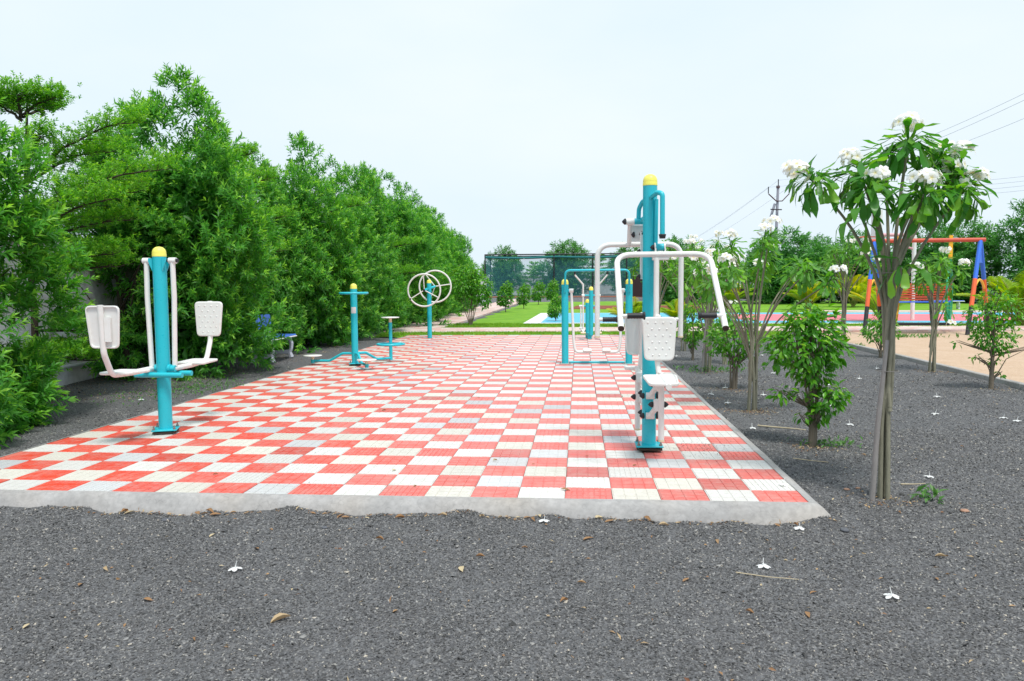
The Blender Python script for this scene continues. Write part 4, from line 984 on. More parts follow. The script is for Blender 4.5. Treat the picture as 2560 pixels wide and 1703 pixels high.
# far round trees
fpz = IP([0, .06, .2, .45, .7, .9, 1], [.35, .75, .95, 1.0, .85, .5, .12], 1.0)
FCm = [crown_mesh("crown", hedge_crown(71 + k, 2.6, fpz, 110, 9, 8, .17, .05, .16, .26, 1800, twig=.2), L_FAR) for k in range(2)]
FT = trunk_mesh(2.6, fpz, 75, 8, .07, B_DARK, .15)
fx = [(-11.6, 102, 6.1, 2.6, "first round dark tree behind the net cage, counting from the left"), (-3.1, 102, 6.85, 3.5, "largest round dark tree behind the middle of the net cage"), (5.7, 102, 6.3, 3.0, "round dark tree behind the right part of the net cage"),
      (5.5, 50, 4.3, 1.9, "far round tree behind the push and pull chair"), (12.4, 50, 4.65, 2.6, "far round tree between utility pole and swing"), (15.1, 53, 4.4, 2.2, "far round tree just left of the swing"), (17.4, 50, 4.4, 2.0, "far round tree behind the left swing legs"), (20.0, 52, 4.2, 2.0, "far round tree seen through the middle of the swing"),
      (22.2, 50, 4.8, 2.2, "far round tree behind the right half of the swing"), (24.4, 51, 5.2, 2.3, "far round tree just right of the swing beam"), (27.9, 48, 6.5, 2.5, "tall far tree at the right picture edge"), (31.0, 50, 6.2, 2.7, "large far tree beyond the right picture edge"), (7.3, 66, 4.2, 2.2, "far round tree beyond the maroon fence")]
for k, (x, y, h, rad, lab) in enumerate(fx): add_tree("round_tree", FCm[k % 2], FT, (x, y, -.06), k * 1.7, (rad, rad, h / 2.6), lab, "tree", "round trees in the distance")
for (x, y, h, rad, lab) in [(-7.5, 103, 4.1, 2.4, "thin tiered young tree behind the net cage at left"), (1.4, 103, 5.1, 2.6, "tall tiered young tree behind the net cage near its middle")]:
    t = layered_tree((x, y, -.06), h, [(h * (.25 + .12 * k), a + k * 40, rad * (1 - k * .13), .3) for k in range(7) for a in (0, 95, 180, 270)], lab, int(80 + x), .10, 3.2); t['group'] = "tiered trees behind the net"

# ---- ficus shrubs
def ovate(Lf=1.0, wid=.40):
    st = [(0, 0, 0), (.18, .20, .02), (.42, .5, .03), (.68, .36, .0), (.88, .10, -.06), (1.0, 0, -.12)]; V = []; F = []
    for (t, w_, z) in st: V += [(t, -w_ * wid, z + .10 * w_), (t, 0, z), (t, w_ * wid, z + .10 * w_)]
    for k in range(len(st) - 1):
        a = k * 3
        for s in (0, 1): F += [(a + s, a + 3 + s, a + 4 + s), (a + s, a + 4 + s, a + 1 + s)]
    return np.array(V), np.array(F)
OV, OF = ovate(); OF_R = OF[[i for i in range(len(OF)) if i not in (1, 2, 16, 19)]] if False else OF
def place_leaves(BV, BF, P, D, Nn, L, young):
    n = len(P); D = norm(D); S = norm(np.cross(Nn, D)); U = np.cross(D, S); L = np.broadcast_to(L, n)[:, None, None]
    V = P[:, None] + (BV[None, :, 0:1] * D[:, None] + BV[None, :, 1:2] * S[:, None] + BV[None, :, 2:3] * U[:, None]) * L
    F = (BF[None] + (np.arange(n) * len(BV))[:, None, None]).reshape(-1, BF.shape[1]); return V.reshape(-1, 3), F, np.repeat(young, len(BV))
def frames(P, D, Nn, L):
    D = norm(D); S = norm(np.cross(Nn, D)); U = np.cross(D, S)
    return [Matrix(((d[0] * l, s[0] * l, u[0] * l, p[0]), (d[1] * l, s[1] * l, u[1] * l, p[1]), (d[2] * l, s[2] * l, u[2] * l, p[2]), (0, 0, 0, 1))) for p, d, s, u, l in zip(P, D, S, U, np.broadcast_to(L, len(P)))]
OLEAF = []
for yv in (0, .12, .3, .75): OLEAF.append(mesh_np("leaf", OV, OF, True, attrs={'young': np.full(len(OV), yv)}, mats=[L_FICUS]))
def leafy(parent, BV, BF, mesh_opts, P, D, Nn, L, young, mat, nobj=0, name="crown"):
    """nearest nobj leaves become parts of their own, the rest one part"""
    n = len(P); wp = np.array(parent.location)[None] + P; dist = np.linalg.norm(wp - np.array(CAM)[None], axis=1)
    order = np.argsort(dist) if nobj else np.arange(n); near, rest = order[:nobj], order[nobj:]
    if nobj:
        for k, Mx in zip(near, frames(P[near], D[near], Nn[near], L[near])):
            yv = young[k]; o = link("leaf", mesh_opts[0 if yv < .07 else 1 if yv < .2 else 2 if yv < .45 else 3], None, parent); o.matrix_local = Mx
    if len(rest):
        V, F, Yv = place_leaves(BV, BF, P[rest], D[rest], Nn[rest], L[rest], young[rest])
        o = link(name, mesh_np(name, V, F, True, attrs={'young': Yv}, mats=[mat]), None, parent)
        if nobj: o['kind'] = 'stuff'
def ficus(loc, blobs, stems, label, seed, Lf=.075, dens=1.0, nobj=0, bare=.0, name="ficus_shrub"):
    """blobs: (x,y,z,rx,ry,rz,n)"""
    r = np.random.default_rng(seed); rr = random.Random(seed); t = empty(name, loc); tag(t, label, "shrub", "ficus shrubs in the gravel beds"); mb = MB()
    P = []; D = []; Nn = []; Yv = []
    for (x, y, z, rx, ry, rz, n) in blobs:
        n = int(n * dens); d = rdir(n, r); rad = r.uniform(.35, 1.0, (n, 1)) ** .4
        p = np.array([[x, y, z]]) + d * rad * np.array([[rx, ry, rz]]) * (1 + .18 * np.sin(d[:, :1] * 7 + x * 9) * np.cos(d[:, 2:3] * 6))
        P.append(p); out = norm(d * np.array([[1, 1, .6]]) + r.normal(size=(n, 3)) * .45 + np.array([[0, 0, -.55]])); D.append(out); Nn.append(norm(d + np.array([[0, 0, .7]]) + r.normal(size=(n, 3)) * .35))
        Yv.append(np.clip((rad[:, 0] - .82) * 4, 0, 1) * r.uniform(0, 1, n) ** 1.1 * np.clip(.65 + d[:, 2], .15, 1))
    P, D, Nn, Yv = map(np.concatenate, (P, D, Nn, Yv)); L = Lf * r.uniform(.65, 1.15, len(P))
    for (pts, rad) in stems: mb.tube(pts, [rad * (1 - .8 * k / (len(pts) - 1)) for k in range(len(pts))], 7)
    for (x, y, z, rx, ry, rz, n) in blobs:
        for q in range(5):
            e = Vector((x + rr.uniform(-.7, .7) * rx, y + rr.uniform(-.7, .7) * ry, z + rr.uniform(.0, .8) * rz)); b = Vector((rr.uniform(-.02, .02), rr.uniform(-.02, .02), max(.12, z - rz * 1.1 - .1)))
            mb.tube([b, b.lerp(e, .5) + Vector((rr.uniform(-.03, .03), rr.uniform(-.03, .03), .0)), e], [.009, .006, .002], 5)
    mb.build("trunk", B_GREY, t)
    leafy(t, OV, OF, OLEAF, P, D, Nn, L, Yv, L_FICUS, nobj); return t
ficus((.616, 2.133, -.08), [(-.07, 0, .90, .26, .24, .30, 520), (-.23, 0, .84, .17, .17, .17, 190), (.08, .02, 1.0, .18, .18, .22, 230), (-.10, .0, 1.14, .14, .13, .14, 110), (.17, 0, .82, .12, .12, .13, 90), (-.02, 0, .66, .15, .16, .12, 150), (.10, -.03, .42, .13, .12, .13, 140), (.19, -.05, .47, .09, .08, .08, 60), (.03, -.05, .30, .07, .07, .08, 50), (-.27, -.05, .47, .08, .07, .05, 34), (-.12, -.08, .46, .08, .06, .05, 22), (-.12, -.1, .28, .05, .05, .04, 12), (-.34, .0, .94, .07, .07, .05, 26)],
      [([(.0, 0, -.04), (.0, .0, .2), (-.03, 0, .6), (-.08, 0, 1.0)], .038), ([(.02, .01, -.04), (.03, .02, .25), (.05, .02, .65), (.04, 0, 1.1)], .026), ([(-.02, -.01, -.04), (-.02, -.02, .2), (-.08, -.02, .6), (-.14, 0, .9)], .020)], "bushy bright green ficus shrub in front right, beside the platform", 91, .088, 1.0, 300)
ficus((.669, 5.93, -.08), [(.0, 0, .75, .34, .3, .30, 640), (.05, 0, .95, .2, .2, .2, 160), (-.2, 0, .62, .18, .18, .16, 140), (.2, 0, .55, .16, .14, .16, 120), (.02, 0, .42, .12, .12, .1, 50)], [([(0, 0, -.05), (.01, 0, .3), (0, 0, .8)], .03), ([(.03, 0, -.05), (.05, 0, .3), (.08, 0, .8)], .022), ([(-.03, .01, -.05), (-.04, 0, .3), (-.1, 0, .8)], .018)], "loose ficus shrub right behind the pull chair, third along the platform edge", 92, .078)
ficus((.691, 9.9, -.08), [(.0, 0, .70, .28, .27, .38, 700), (.0, 0, .95, .16, .16, .16, 120), (.0, 0, .36, .1, .1, .12, 60)], [([(0, 0, -.05), (.01, 0, .3), (0, 0, .8)], .03)], "dark upright ficus shrub beside the far platform edge", 93, .08)
ficus((4.306, 10.6, -.08), [(-.02, 0, .50, .32, .30, .22, 560), (.02, 0, .70, .22, .2, .18, 260)], [([(0, 0, -.05), (.01, 0, .2), (0, 0, .5)], .035), ([(0, 0, .05), (.12, 0, .25), (.2, 0, .45)], .012), ([(0, 0, .05), (-.08, 0, .25), (-.2, 0, .4)], .012)], "small round ficus shrub in front of the swing's left legs", 94, .08)
ficus((4.047, 6.03, -.08), [(.0, 0, .72, .28, .26, .22, 420), (-.1, 0, .95, .27, .24, .20, 330), (.18, 0, 1.05, .22, .2, .2, 260), (.02, 0, 1.20, .22, .2, .13, 150), (.05, 0, .55, .14, .14, .1, 60), (.55, -.1, .58, .10, .06, .04, 18), (-.22, -.05, .42, .07, .06, .04, 14), (.02, 0, .38, .1, .08, .05, 14), (.12, 0, .22, .05, .05, .04, 8), (-.45, 0, .62, .05, .05, .04, 6)],
      [([(0, 0, -.05), (.0, 0, .3), (.01, 0, .7), (.0, 0, 1.1)], .035), ([(.02, 0, .1), (.15, -.05, .4), (.5, -.1, .6)], .009), ([(-.01, 0, .2), (-.1, -.02, .38), (-.25, -.05, .43)], .007)], "straggly ficus shrub at the right edge in front of the sand", 95, .078)
ficus((-5.06, 21.7, -.06), [(-.30, 0, 1.50, .66, .55, .45, 1000), (.28, 0, 1.35, .45, .4, .5, 800), (-.1, 0, 1.85, .45, .4, .25, 420), (.48, .0, 1.0, .22, .2, .36, 260)], [([(0, 0, -.05), (a * .4, 0, .5), (a, b_, 1.4)], .02) for a, b_ in ((-.5, .1), (-.3, -.1), (-.12, .1), (.05, 0), (.22, .1), (.35, -.1))], "slender multi-stemmed young ficus with pale leaves on the lawn by the path", 96, .13)
for (x, y, s, sd, lab) in [(-5.2, 36.0, .95, 97, "small lawn shrub beside the hedge path, nearest of its row"), (-4.6, 41, .9, 98, "second lawn shrub along the hedge path"), (-4.2, 50, 1.0, 99, "third lawn shrub along the hedge path"), (-3.3, 52, 1.05, 100, "fourth lawn shrub along the hedge path, nearest the net"), (-2.25, 24.2, .62, 101, "thin lawn shrub in front of the court's white corner"), (2.3, 24.5, .6, 102, "small lawn shrub near the court seen past the chair post")]:
    ficus((x, y, -.06), [(0, 0, .9 * s, .42 * s, .4 * s, .55 * s, 700), (.1 * s, 0, 1.35 * s, .28 * s, .25 * s, .3 * s, 260), (-.2 * s, 0, .6 * s, .25 * s, .2 * s, .25 * s, 220)], [([(0, 0, -.05), (0, 0, .5 * s), (.05, 0, 1.2 * s)], .03 * s)], lab, sd, .17 * s)

# ---- plumeria trees
def spoon(nv):
    r = random.Random(nv); st = []
    for k in range(9):
        t = k / 8; w_ = float(np.interp(t, [0, .12, .35, .55, .74, .84, .93, 1], [.011, .016, .026, .036, .088, .108, .060, .0]))
        bend = .20 * math.sin(t * 2.2) - (.64 + .22 * r.uniform(-1, 1)) * t ** 2.1
        st.append((t * (1 - .22 * t), w_ * r.uniform(.92, 1.08), bend + (.012 * math.sin(9 * t + nv) if t > .3 else 0)))
    V = []; F = []
    for (t, w_, z) in st: V += [(t, -w_ * 1.15, z + w_ * .28), (t, 0, z), (t, w_ * 1.15, z + w_ * .28)]
    for k in range(8):
        a = k * 3
        for s in (0, 1): F += [(a + s, a + 3 + s, a + 4 + s), (a + s, a + 4 + s, a + 1 + s)]
    return np.array(V), np.array(F)
SPV, SPF = spoon(1)
PLEAF = []
for k, yv in enumerate((0, .12, .35, .8)):
    V_, F_ = spoon(k + 3); PLEAF.append(mesh_np("leaf", V_, F_, True, attrs={'young': np.full(len(V_), yv)}, mats=[L_PLUM]))
def flower_base():
    V = []; F = []; Yv = []
    for k in range(5):
        a = k * 2 * math.pi / 5; ca, sa = math.cos(a), math.sin(a); b = len(V)
        for (x, y, z, yy) in ((0, 0, -.10, .9), (.20, 0, 0, .25), (.50, .42, .07, 0), (.60, -.34, .02, 0), (.90, .34, .03, 0), (1.0, -.12, .0, 0), (.60, .04, .08, 0)):
            V.append((x * ca - y * sa, x * sa + y * ca, z)); Yv.append(yy)
        F += [tuple(b + i for i in f) for f in ((0, 3, 1), (0, 1, 2), (1, 6, 2), (1, 3, 6), (2, 6, 4), (6, 3, 5), (6, 5, 4))]
    return np.array(V), np.array(F), np.array(Yv)
FLV, FLF, FLY = flower_base()
FLM = mesh_np('flower', FLV, FLF, True, attrs={'young': FLY}, mats=[M_PETAL])
def flowers_np(P, Nn, s, r):
    n = len(P); Nn = norm(Nn); A = norm(np.cross(Nn, rdir(n, r))); B = np.cross(Nn, A); s = np.broadcast_to(s, n)[:, None, None]
    V = P[:, None] + (FLV[None, :, 0:1] * A[:, None] + FLV[None, :, 1:2] * B[:, None] + FLV[None, :, 2:3] * Nn[:, None]) * s
    return V.reshape(-1, 3), (FLF[None] + (np.arange(n) * len(FLV))[:, None, None]).reshape(-1, 3), np.tile(FLY, n)
def plumeria(loc, ros, label, seed, nobj=0, Lf=.25, split=.55, bundle=.05, rad=.022, stake=False, fs=.043):
    """ros: (pos, direction, leaves, flower centre or None, flowers)"""
    r = np.random.default_rng(seed); rr = random.Random(seed); t = empty("plumeria_tree", loc); tag(t, label, "tree", "flowering plumeria trees")
    P = []; D = []; Nn = []; Yv = []; Ls = []; tm = MB()
    for k, (p, d, nl, fc, nf) in enumerate(ros):
        nl = int(nl * (2.3 if nobj else 1.7))
        p = Vector(p); d = Vector(d).normalized(); a = (k % 5) * 2.4 + .3; b = Vector((math.cos(a) * bundle, math.sin(a) * bundle, -.05)); H = p.z
        m1 = Vector((p.x * .06 + math.cos(a * 1.7) * bundle * .9, p.y * .06 + math.sin(a * 1.7) * bundle * .9, H * split * rr.uniform(.86, 1.1)))
        m0 = b.lerp(m1, .5) + Vector((rr.uniform(-.015, .015), rr.uniform(-.015, .015), 0))
        if k >= 5: b = Vector((math.cos(a) * bundle * .8, math.sin(a) * bundle * .8, H * split * .45)); m0 = b.lerp(m1, .5)
        q_ = (p - m1); m2 = m1 + Vector((q_.x * .42, q_.y * .42, q_.z * .55))
        pts = [b, m0, m1, m2, p]; sm = []
        for i in range(len(pts) - 1):
            for q in range(4):
                u = q / 4; p0, p1, p2, p3 = pts[max(0, i - 1)], pts[i], pts[i + 1], pts[min(len(pts) - 1, i + 2)]
                sm.append(.5 * ((2 * p1) + (p2 - p0) * u + (2 * p0 - 5 * p1 + 4 * p2 - p3) * u * u + (3 * p1 - p0 - 3 * p2 + p3) * u ** 3))
        sm.append(p + d * .02); n = len(sm); tm.tube(sm, [rad * (1.15 - .55 * i / (n - 1)) * rr.uniform(.92, 1.08) for i in range(n)], 8)
        M3 = d.to_track_quat('Z', 'Y').to_matrix()
        for q in range(nl):
            az = q * 2.4 + rr.uniform(-.25, .25); el = R(rr.uniform(-25, 48)) if q > nl * .2 else R(rr.uniform(45, 72)); v = M3 @ Vector((math.cos(az) * math.cos(el), math.sin(az) * math.cos(el), math.sin(el)))
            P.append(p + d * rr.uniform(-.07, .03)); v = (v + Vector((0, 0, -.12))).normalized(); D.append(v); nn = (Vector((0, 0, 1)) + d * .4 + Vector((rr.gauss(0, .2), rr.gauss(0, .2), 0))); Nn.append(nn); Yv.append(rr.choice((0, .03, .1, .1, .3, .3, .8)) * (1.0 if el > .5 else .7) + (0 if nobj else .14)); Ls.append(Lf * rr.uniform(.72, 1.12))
        if fc and nf:
            nf = int(nf * 1.3); fc = Vector(fc); stem = MB(); stem.tube([p, p.lerp(fc, .6) + Vector((0, 0, .01)), fc - Vector((0, 0, .01))], [.007, .005, .004], 6); cl = stem.build("flower_stalk", L_PLUM, t)
            u = norm(rdir(nf, r) * np.array([[1, 1, .7]]) + np.array([[0, 0, .45]])); pc_ = np.array(fc)[None] + u * np.array([[.092, .092, .06]]) * r.uniform(.5, 1.15, (nf, 1))
            if nobj:
                nn_ = norm(u + np.array([[0, -.25, .25]])); tg_ = norm(np.cross(nn_, rdir(nf, r)))
                for Mx in frames(pc_, tg_, nn_, fs * r.uniform(.8, 1.12, nf)): o = link("flower", FLM, None, cl); o.matrix_local = Mx
                continue
            V, F, yy = flowers_np(pc_, u + np.array([[0, -.25, .25]]), fs * r.uniform(.8, 1.12, nf), r)
            fcl = link("flower_cluster", mesh_np("flower_cluster", V, F, True, attrs={'young': yy}, mats=[M_PETAL]), None, t); fcl['kind'] = 'stuff'
    tm.build("trunk", B_PLUM, t)
    if stake: part(t, "stake", B_STAKE, lambda m: m.tube([(-.10, -.06, -.05), (-.07, -.05, .5), (-.02, -.04, 1.05)], [.019, .017, .012], 7)); [part(t, "tie", M_STEEL, lambda m: m.torus((0.0, 0, zb), rb, .003, n=18, k=5)) for zb, rb in ((.85, .068), (1.48, .085))]
    P = np.array([tuple(x) for x in P]); D = np.array([tuple(x) for x in D]); Nn = np.array([tuple(x) for x in Nn])
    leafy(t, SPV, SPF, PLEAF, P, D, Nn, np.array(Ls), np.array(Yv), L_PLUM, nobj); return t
big = [((.13, .1, 2.29), (0, 0, 1), 26, (.13, .1, 2.44), 14), ((.38, .2, 2.22), (.5, 0, 1), 20, (.52, .2, 2.28), 10), ((-.18, .05, 2.11), (-.35, 0, 1), 19, (-.23, .05, 2.22), 11), ((-.17, -.1, 1.98), (-.2, -.4, 1), 20, (-.13, -.12, 2.09), 8), ((.09, -.25, 1.93), (0, -.7, 1), 26, (.10, -.27, 2.04), 16),
       ((.40, -.05, 1.97), (.6, -.2, .8), 22, (.48, -.05, 2.07), 9), ((.43, .1, 2.09), (.5, .1, 1), 18, (.37, .05, 2.16), 8), ((-.45, .1, 2.07), (-.8, -.2, .6), 22, (-.57, .08, 2.15), 15), ((-.21, -.1, 1.82), (-.6, -.3, .5), 5, None, 0), ((.06, .3, 2.25), (0, .3, 1), 18, None, 0), ((.39, .3, 2.15), (.4, .5, 1), 18, (.42, .3, 2.29), 7), ((.03, -.10, 1.50), (-.3, -.6, .5), 5, None, 0), ((.25, .10, 1.98), (.2, .1, 1), 14, None, 0)]
plumeria((.576, .40, -.08), big, "largest white-flowering plumeria tree, nearest at right, tied to a stake", 111, 300, .238, .66, .032, .0135, True)
def rand_ros(seed, n, H, spread, fl=.75, nl=20):
    rr = random.Random(seed); out = []
    for k in range(n):
        a = k * 2.4 + rr.uniform(-.3, .3); q = math.sqrt((k + .6) / n) * spread; z = H * (1 - .30 * (q / spread) ** 1.5) * rr.uniform(.90, 1.0); p = Vector((math.cos(a) * q, math.sin(a) * q, z)); d = Vector((math.cos(a) * .7 * q / spread, math.sin(a) * .7 * q / spread, 1))
        out.append((p, d, nl + rr.randrange(5), p + d.normalized() * .18 if rr.random() < fl else None, rr.randrange(7, 13)))
    return out
plumeria((.528, 4.11, -.08), rand_ros(1, 15, 2.0, .80, .85), "plumeria tree with many white flowers standing between the two front ficus shrubs", 112, 0, .235, .5, .045, .013)
plumeria((.66, 7.98, -.08), rand_ros(2, 13, 2.1, .66, .6), "plumeria tree behind the pull chair, tied to a thin pale stake", 113, 0, .235, .5, .04, .015, True)
plumeria((4.517, 13.36, -.08), rand_ros(3, 14, 2.55, .62, .6), "slim tall plumeria tree just left of the swing", 114, 0, .25, .62, .05, .016)
plumeria((4.16, 8.05, -.08), rand_ros(4, 9, 2.0, .40, .6, 13) + [((.14, -.05, 1.0), (.5, -.2, .6), 7, (.22, -.1, .78), 5)], "plumeria tree directly in front of the swing bench", 115, 0, .25, .6, .05, .016)
plumeria((.80, 12.0, -.08), rand_ros(5, 12, 2.35, .7, .7), "plumeria tree at the far platform corner right of the teal post", 116, 0, .25, .55, .045, .016)
plumeria((.55, 15.0, -.08), rand_ros(6, 11, 2.5, .65, .7), "farthest plumeria tree beside the platform, behind the chair post", 117, 0, .25, .55, .045, .016)
plumeria((1.9, 15.6, -.08), rand_ros(7, 13, 2.6, .8, .8), "plumeria tree near the cross path, right of the platform end", 118, 0, .26, .5, .05, .017)
plumeria((1.15, 9.2, -.08), rand_ros(8, 5, .95, .22, .3, 9), "low young plumeria between the platform edge shrubs", 119, 0, .2, .5, .03, .014)

# ---- areca palms
def palm(loc, s, label, seed, nf=16):
    r = np.random.default_rng(seed); rr = random.Random(seed); t = empty("areca_palm", loc); tag(t, label, "palm", "yellowish areca palms around the court"); mb = MB(); P = []; D = []; Nn = []; Yv = []; Ls = []
    for k in range(nf):
        az = k * 2.4 + rr.uniform(-.3, .3); lean = rr.uniform(.15, .8); L = s * rr.uniform(.75, 1.1); pts = []
        for q in range(11):
            u = q / 10; pts.append(Vector((math.cos(az) * L * (lean * u + .25 * u * u), math.sin(az) * L * (lean * u + .25 * u * u), L * (1.1 * u - .55 * lean * u * u * 1.3))))
        mb.tube(pts, [.018 * s * (1 - .08 * q) for q in range(11)], 5); yf = rr.choice((.0, .1, .3, .6, .9))
        for q in range(26):
            u = .28 + .72 * q / 25; i = min(9, int(u * 10)); c = pts[i].lerp(pts[i + 1], u * 10 - i); tg = (pts[i + 1] - pts[i]).normalized(); sd_ = tg.cross(Vector((0, 0, 1))).normalized() if abs(tg.z) < .98 else Vector((1, 0, 0))
            for sg in (-1, 1): P.append(c); D.append(sd_ * sg * .75 + tg * .65 + Vector((0, 0, .15))); Nn.append(Vector((0, 0, 1)) + tg * -.3); Yv.append(min(1, max(0, yf + rr.uniform(-.15, .15)))); Ls.append(s * .30 * math.sin(math.pi * (.2 + .75 * (u - .28) / .72)) + .05)
    for q in range(4): mb.tube([(rr.uniform(-.1, .1), rr.uniform(-.1, .1), -.05), (rr.uniform(-.1, .1), rr.uniform(-.1, .1), .35 * s)], .03 * s, 6)
    mb.build("stems", bark("palm_stem", (.22, .24, .05)) if "palm_stem" not in bpy.data.materials else bpy.data.materials["palm_stem"], t)
    cv = lambda a: np.array([tuple(x) for x in a])
    V, F, Yn = leaf5(cv(P), cv(D), cv(Nn), np.array(Ls), .045 * s, np.array(Yv), .2, .25); link("crown", mesh_np("crown", V, F, attrs={'young': Yn}, mats=[L_PALM]), None, t)
palm((.3, 20.6, -.05), .95, "small brownish areca palm behind the air walker's right post", 121)
palm((14.2, 41.5, -.05), 2.0, "yellow areca palm just left of the swing legs", 122); palm((14.6, 52, -.05), 2.4, "greener areca palm left of the yellow one", 123)
palm((8.9, 23.0, -.05), 1.4, "areca palm seen through the left half of the swing", 124); palm((12.3, 20.9, -.05), 1.8, "tall yellow areca palm at the right picture edge", 125, 20)
palm((5.6, 33.6, -.05), 1.6, "areca palm beyond the court behind the white flowers", 126); palm((10.4, 37, -.05), 1.7, "areca palm beyond the court's pink area", 127)
palm((1.9, 22.0, -.05), .85, "low areca palm near the court seen right of the chair post", 128)

# ================================================================== SMALL THINGS ON THE GROUND
def ground_obj(name, me, x, y, z, label, cat, group, rz, sc=1.0, tilt=0): 
    o = link(name, me); o.location = (x, y, z); o.rotation_euler = (tilt, tilt * .6, rz); o.scale = (sc,) * 3; tag(o, label, cat, group); return o
def flower_mesh(seed):
    rr = random.Random(seed); mb = MB(); V = []
    for k in range(5):
        a = k * 1.2566 + rr.uniform(-.2, .2); up_k = rr.uniform(-.2, .45); M3 = Matrix.Rotation(a, 3, 'Z')
        st = [(0, .07), (.3, .28), (.65, .37), (.9, .24), (1.0, .03)]; pv = []
        for (t_, w_) in st:
            z = .25 + up_k * .35 * t_ - .25 * t_ * t_; pv += [M3 @ Vector((t_, -w_, z + .04)), M3 @ Vector((t_, 0, z)), M3 @ Vector((t_, w_, z + .04))]
        mb.add([v * .036 for v in pv], [(i * 3 + s, i * 3 + s + 1, i * 3 + s + 4, i * 3 + s + 3) for i in range(4) for s in (0, 1)], True)
    mb.tube([Vector((0, 0, .25)) * .036, Vector((.1, .1, .75)) * .036, Vector((.25, .05, 1.25)) * .036], [.0028, .0022, .0016], 5)
    me = bpy.data.meshes.new("fallen_flower"); me.from_pydata(mb.V, [], mb.F); me.polygons.foreach_set('use_smooth', mb.S); me.materials.append(M_PETAL); me.update(); return me
FM = [flower_mesh(k) for k in range(4)]
flw = [(-3.14, -1.10, "lone white fallen flower on the gravel at lower left"), (-.49, -.90, "white fallen flower on the foreground gravel right of centre"), (.0, -1.24, "white fallen flower on the foreground gravel at lower right"), (-.15, -.29, "white fallen flower lying against the concrete edge near the corner"), (-1.62, -.24, "white fallen flower at the middle of the concrete edge"), (-.06, .42, "white fallen flower on the red corner tile"),
       (.26, 2.85, "white fallen flower between platform and front ficus shrub"), (1.30, 3.23, "white fallen flower right of the front ficus shrub"), (1.11, .99, "white fallen flower right of the large plumeria trunk"), (2.37, 3.80, "white fallen flower in the middle of the right gravel bed")]
flw += [(x, y, "small white fallen flower on the gravel of the right bed") for x, y in ((2.71, 7.07), (3.47, 8.47), (3.0, 5.21), (2.95, 3.58), (2.97, 3.37), (.57, 5.97), (.95, 5.4), (.48, 10.6), (.25, 5.18), (2.46, 10.97), (2.17, 10.88), (1.6, 7.6), (2.0, 6.2), (.35, 4.6), (1.5, 4.4), (3.3, 7.4))]
for k, (x, y, lab) in enumerate(flw):
    z = .004 if (x < 0 and y > 0) else float(gh(x, y)) + .006
    ground_obj("fallen_flower", FM[k % 4], x, y, z, lab, "flower", "fallen white flowers", k * 1.3, 1.0 if y < 2 else 1.15)
def dry_mesh(seed):
    rr = random.Random(seed); st = [(0, .02), (.2, .14), (.45, .24), (.7, .2), (.9, .09), (1, 0)]; V = []; curl = rr.uniform(.2, 1.0)
    for (t_, w_) in st:
        z = .35 * curl * math.sin(t_ * 3) * .35 + .03; V += [(t_ - .5, -w_ * (1 - .4 * curl) + .05 * math.sin(t_ * 5), z + w_ * curl * .9), (t_ - .5, .05 * math.sin(t_ * 5), z * .5), (t_ - .5, w_ * (1 - .3 * curl) + .05 * math.sin(t_ * 5), z + w_ * curl * .7)]
    V = [tuple(c * .06 for c in v) for v in V]
    F = [(i * 3 + s, i * 3 + s + 1, i * 3 + s + 4, i * 3 + s + 3) for i in range(5) for s in (0, 1)]
    return mesh_np("dry_leaf", V, F, True, attrs={'young': np.full(len(V), rr.choice((0, 0, .2, .6, 1)))}, mats=[M_DRY])
DM = [dry_mesh(k) for k in range(8)]
dl = [(-2.67, -1.70, 1.5, "large curled brown dry leaf on the foreground gravel left of centre"), (-1.36, -.51, 1.2, "orange tan dry leaf standing on the gravel below the kerb"), (-1.48, -1.41, .9, "yellowish dry leaf on the foreground gravel near centre"), (-1.99, -1.08, 1.2, "brown dry leaf on the foreground gravel near centre left"), (-1.50, .22, 1.1, "tan dry leaf on a front white tile near centre")]
rr = random.Random(5)
for (x, y) in ((-1.4, -1.17), (-1.92, -.9), (-3.39, -1.47), (-3.8, -1.14), (-3.17, -.76), (-2.52, -.62), (-2.71, -.19), (-.34, -1.22), (-.65, -.5), (-.68, -1.47), (-.44, -1.48), (.7, -.31), (-3.2, -.48), (.54, .06), (-3.73, -1.81), (-3.79, -1.36), (-2.2, -1.6), (-1.7, -.75), (.3, -1.0), (.45, -.7), (-.9, -1.1), (-2.95, -1.9), (-3.5, -.6), (1.0, .3), (.9, 1.7), (1.9, 2.2)):
    dl.append((x, y, rr.uniform(.5, .95), "small brown dry leaf scattered on the gravel"))
for (x, y) in ((-1.75, .95), (-2.05, 1.05), (-1.35, 1.25), (-2.5, .25), (-2.75, .7), (-1.2, 3.2), (-2.6, 4.4), (-3.5, 3.4), (-1.0, .95), (-4.0, .5), (-1.7, 5.3), (-.9, 4.5)): dl.append((x, y, rr.uniform(.45, .9), "small dark dry leaf lying on the chequered tiles"))
for k in range(26): 
    x = rr.uniform(-4.4, .1); dl.append((x, -.15 + rr.uniform(-.05, .02), rr.uniform(.6, 1.2), "brown dry leaf drifted against the concrete platform edge"))
for k, (x, y, s, lab) in enumerate(dl):
    on = (x < 0 and y > 0 and x > -6); ground_obj("dry_leaf", DM[k % 8] if k else DM[0], x, y, .003 if on else float(gh(x, y)) + .006, lab, "leaf", "dry leaves on the ground", rr.uniform(0, 6.28), s, rr.uniform(-.25, .25))
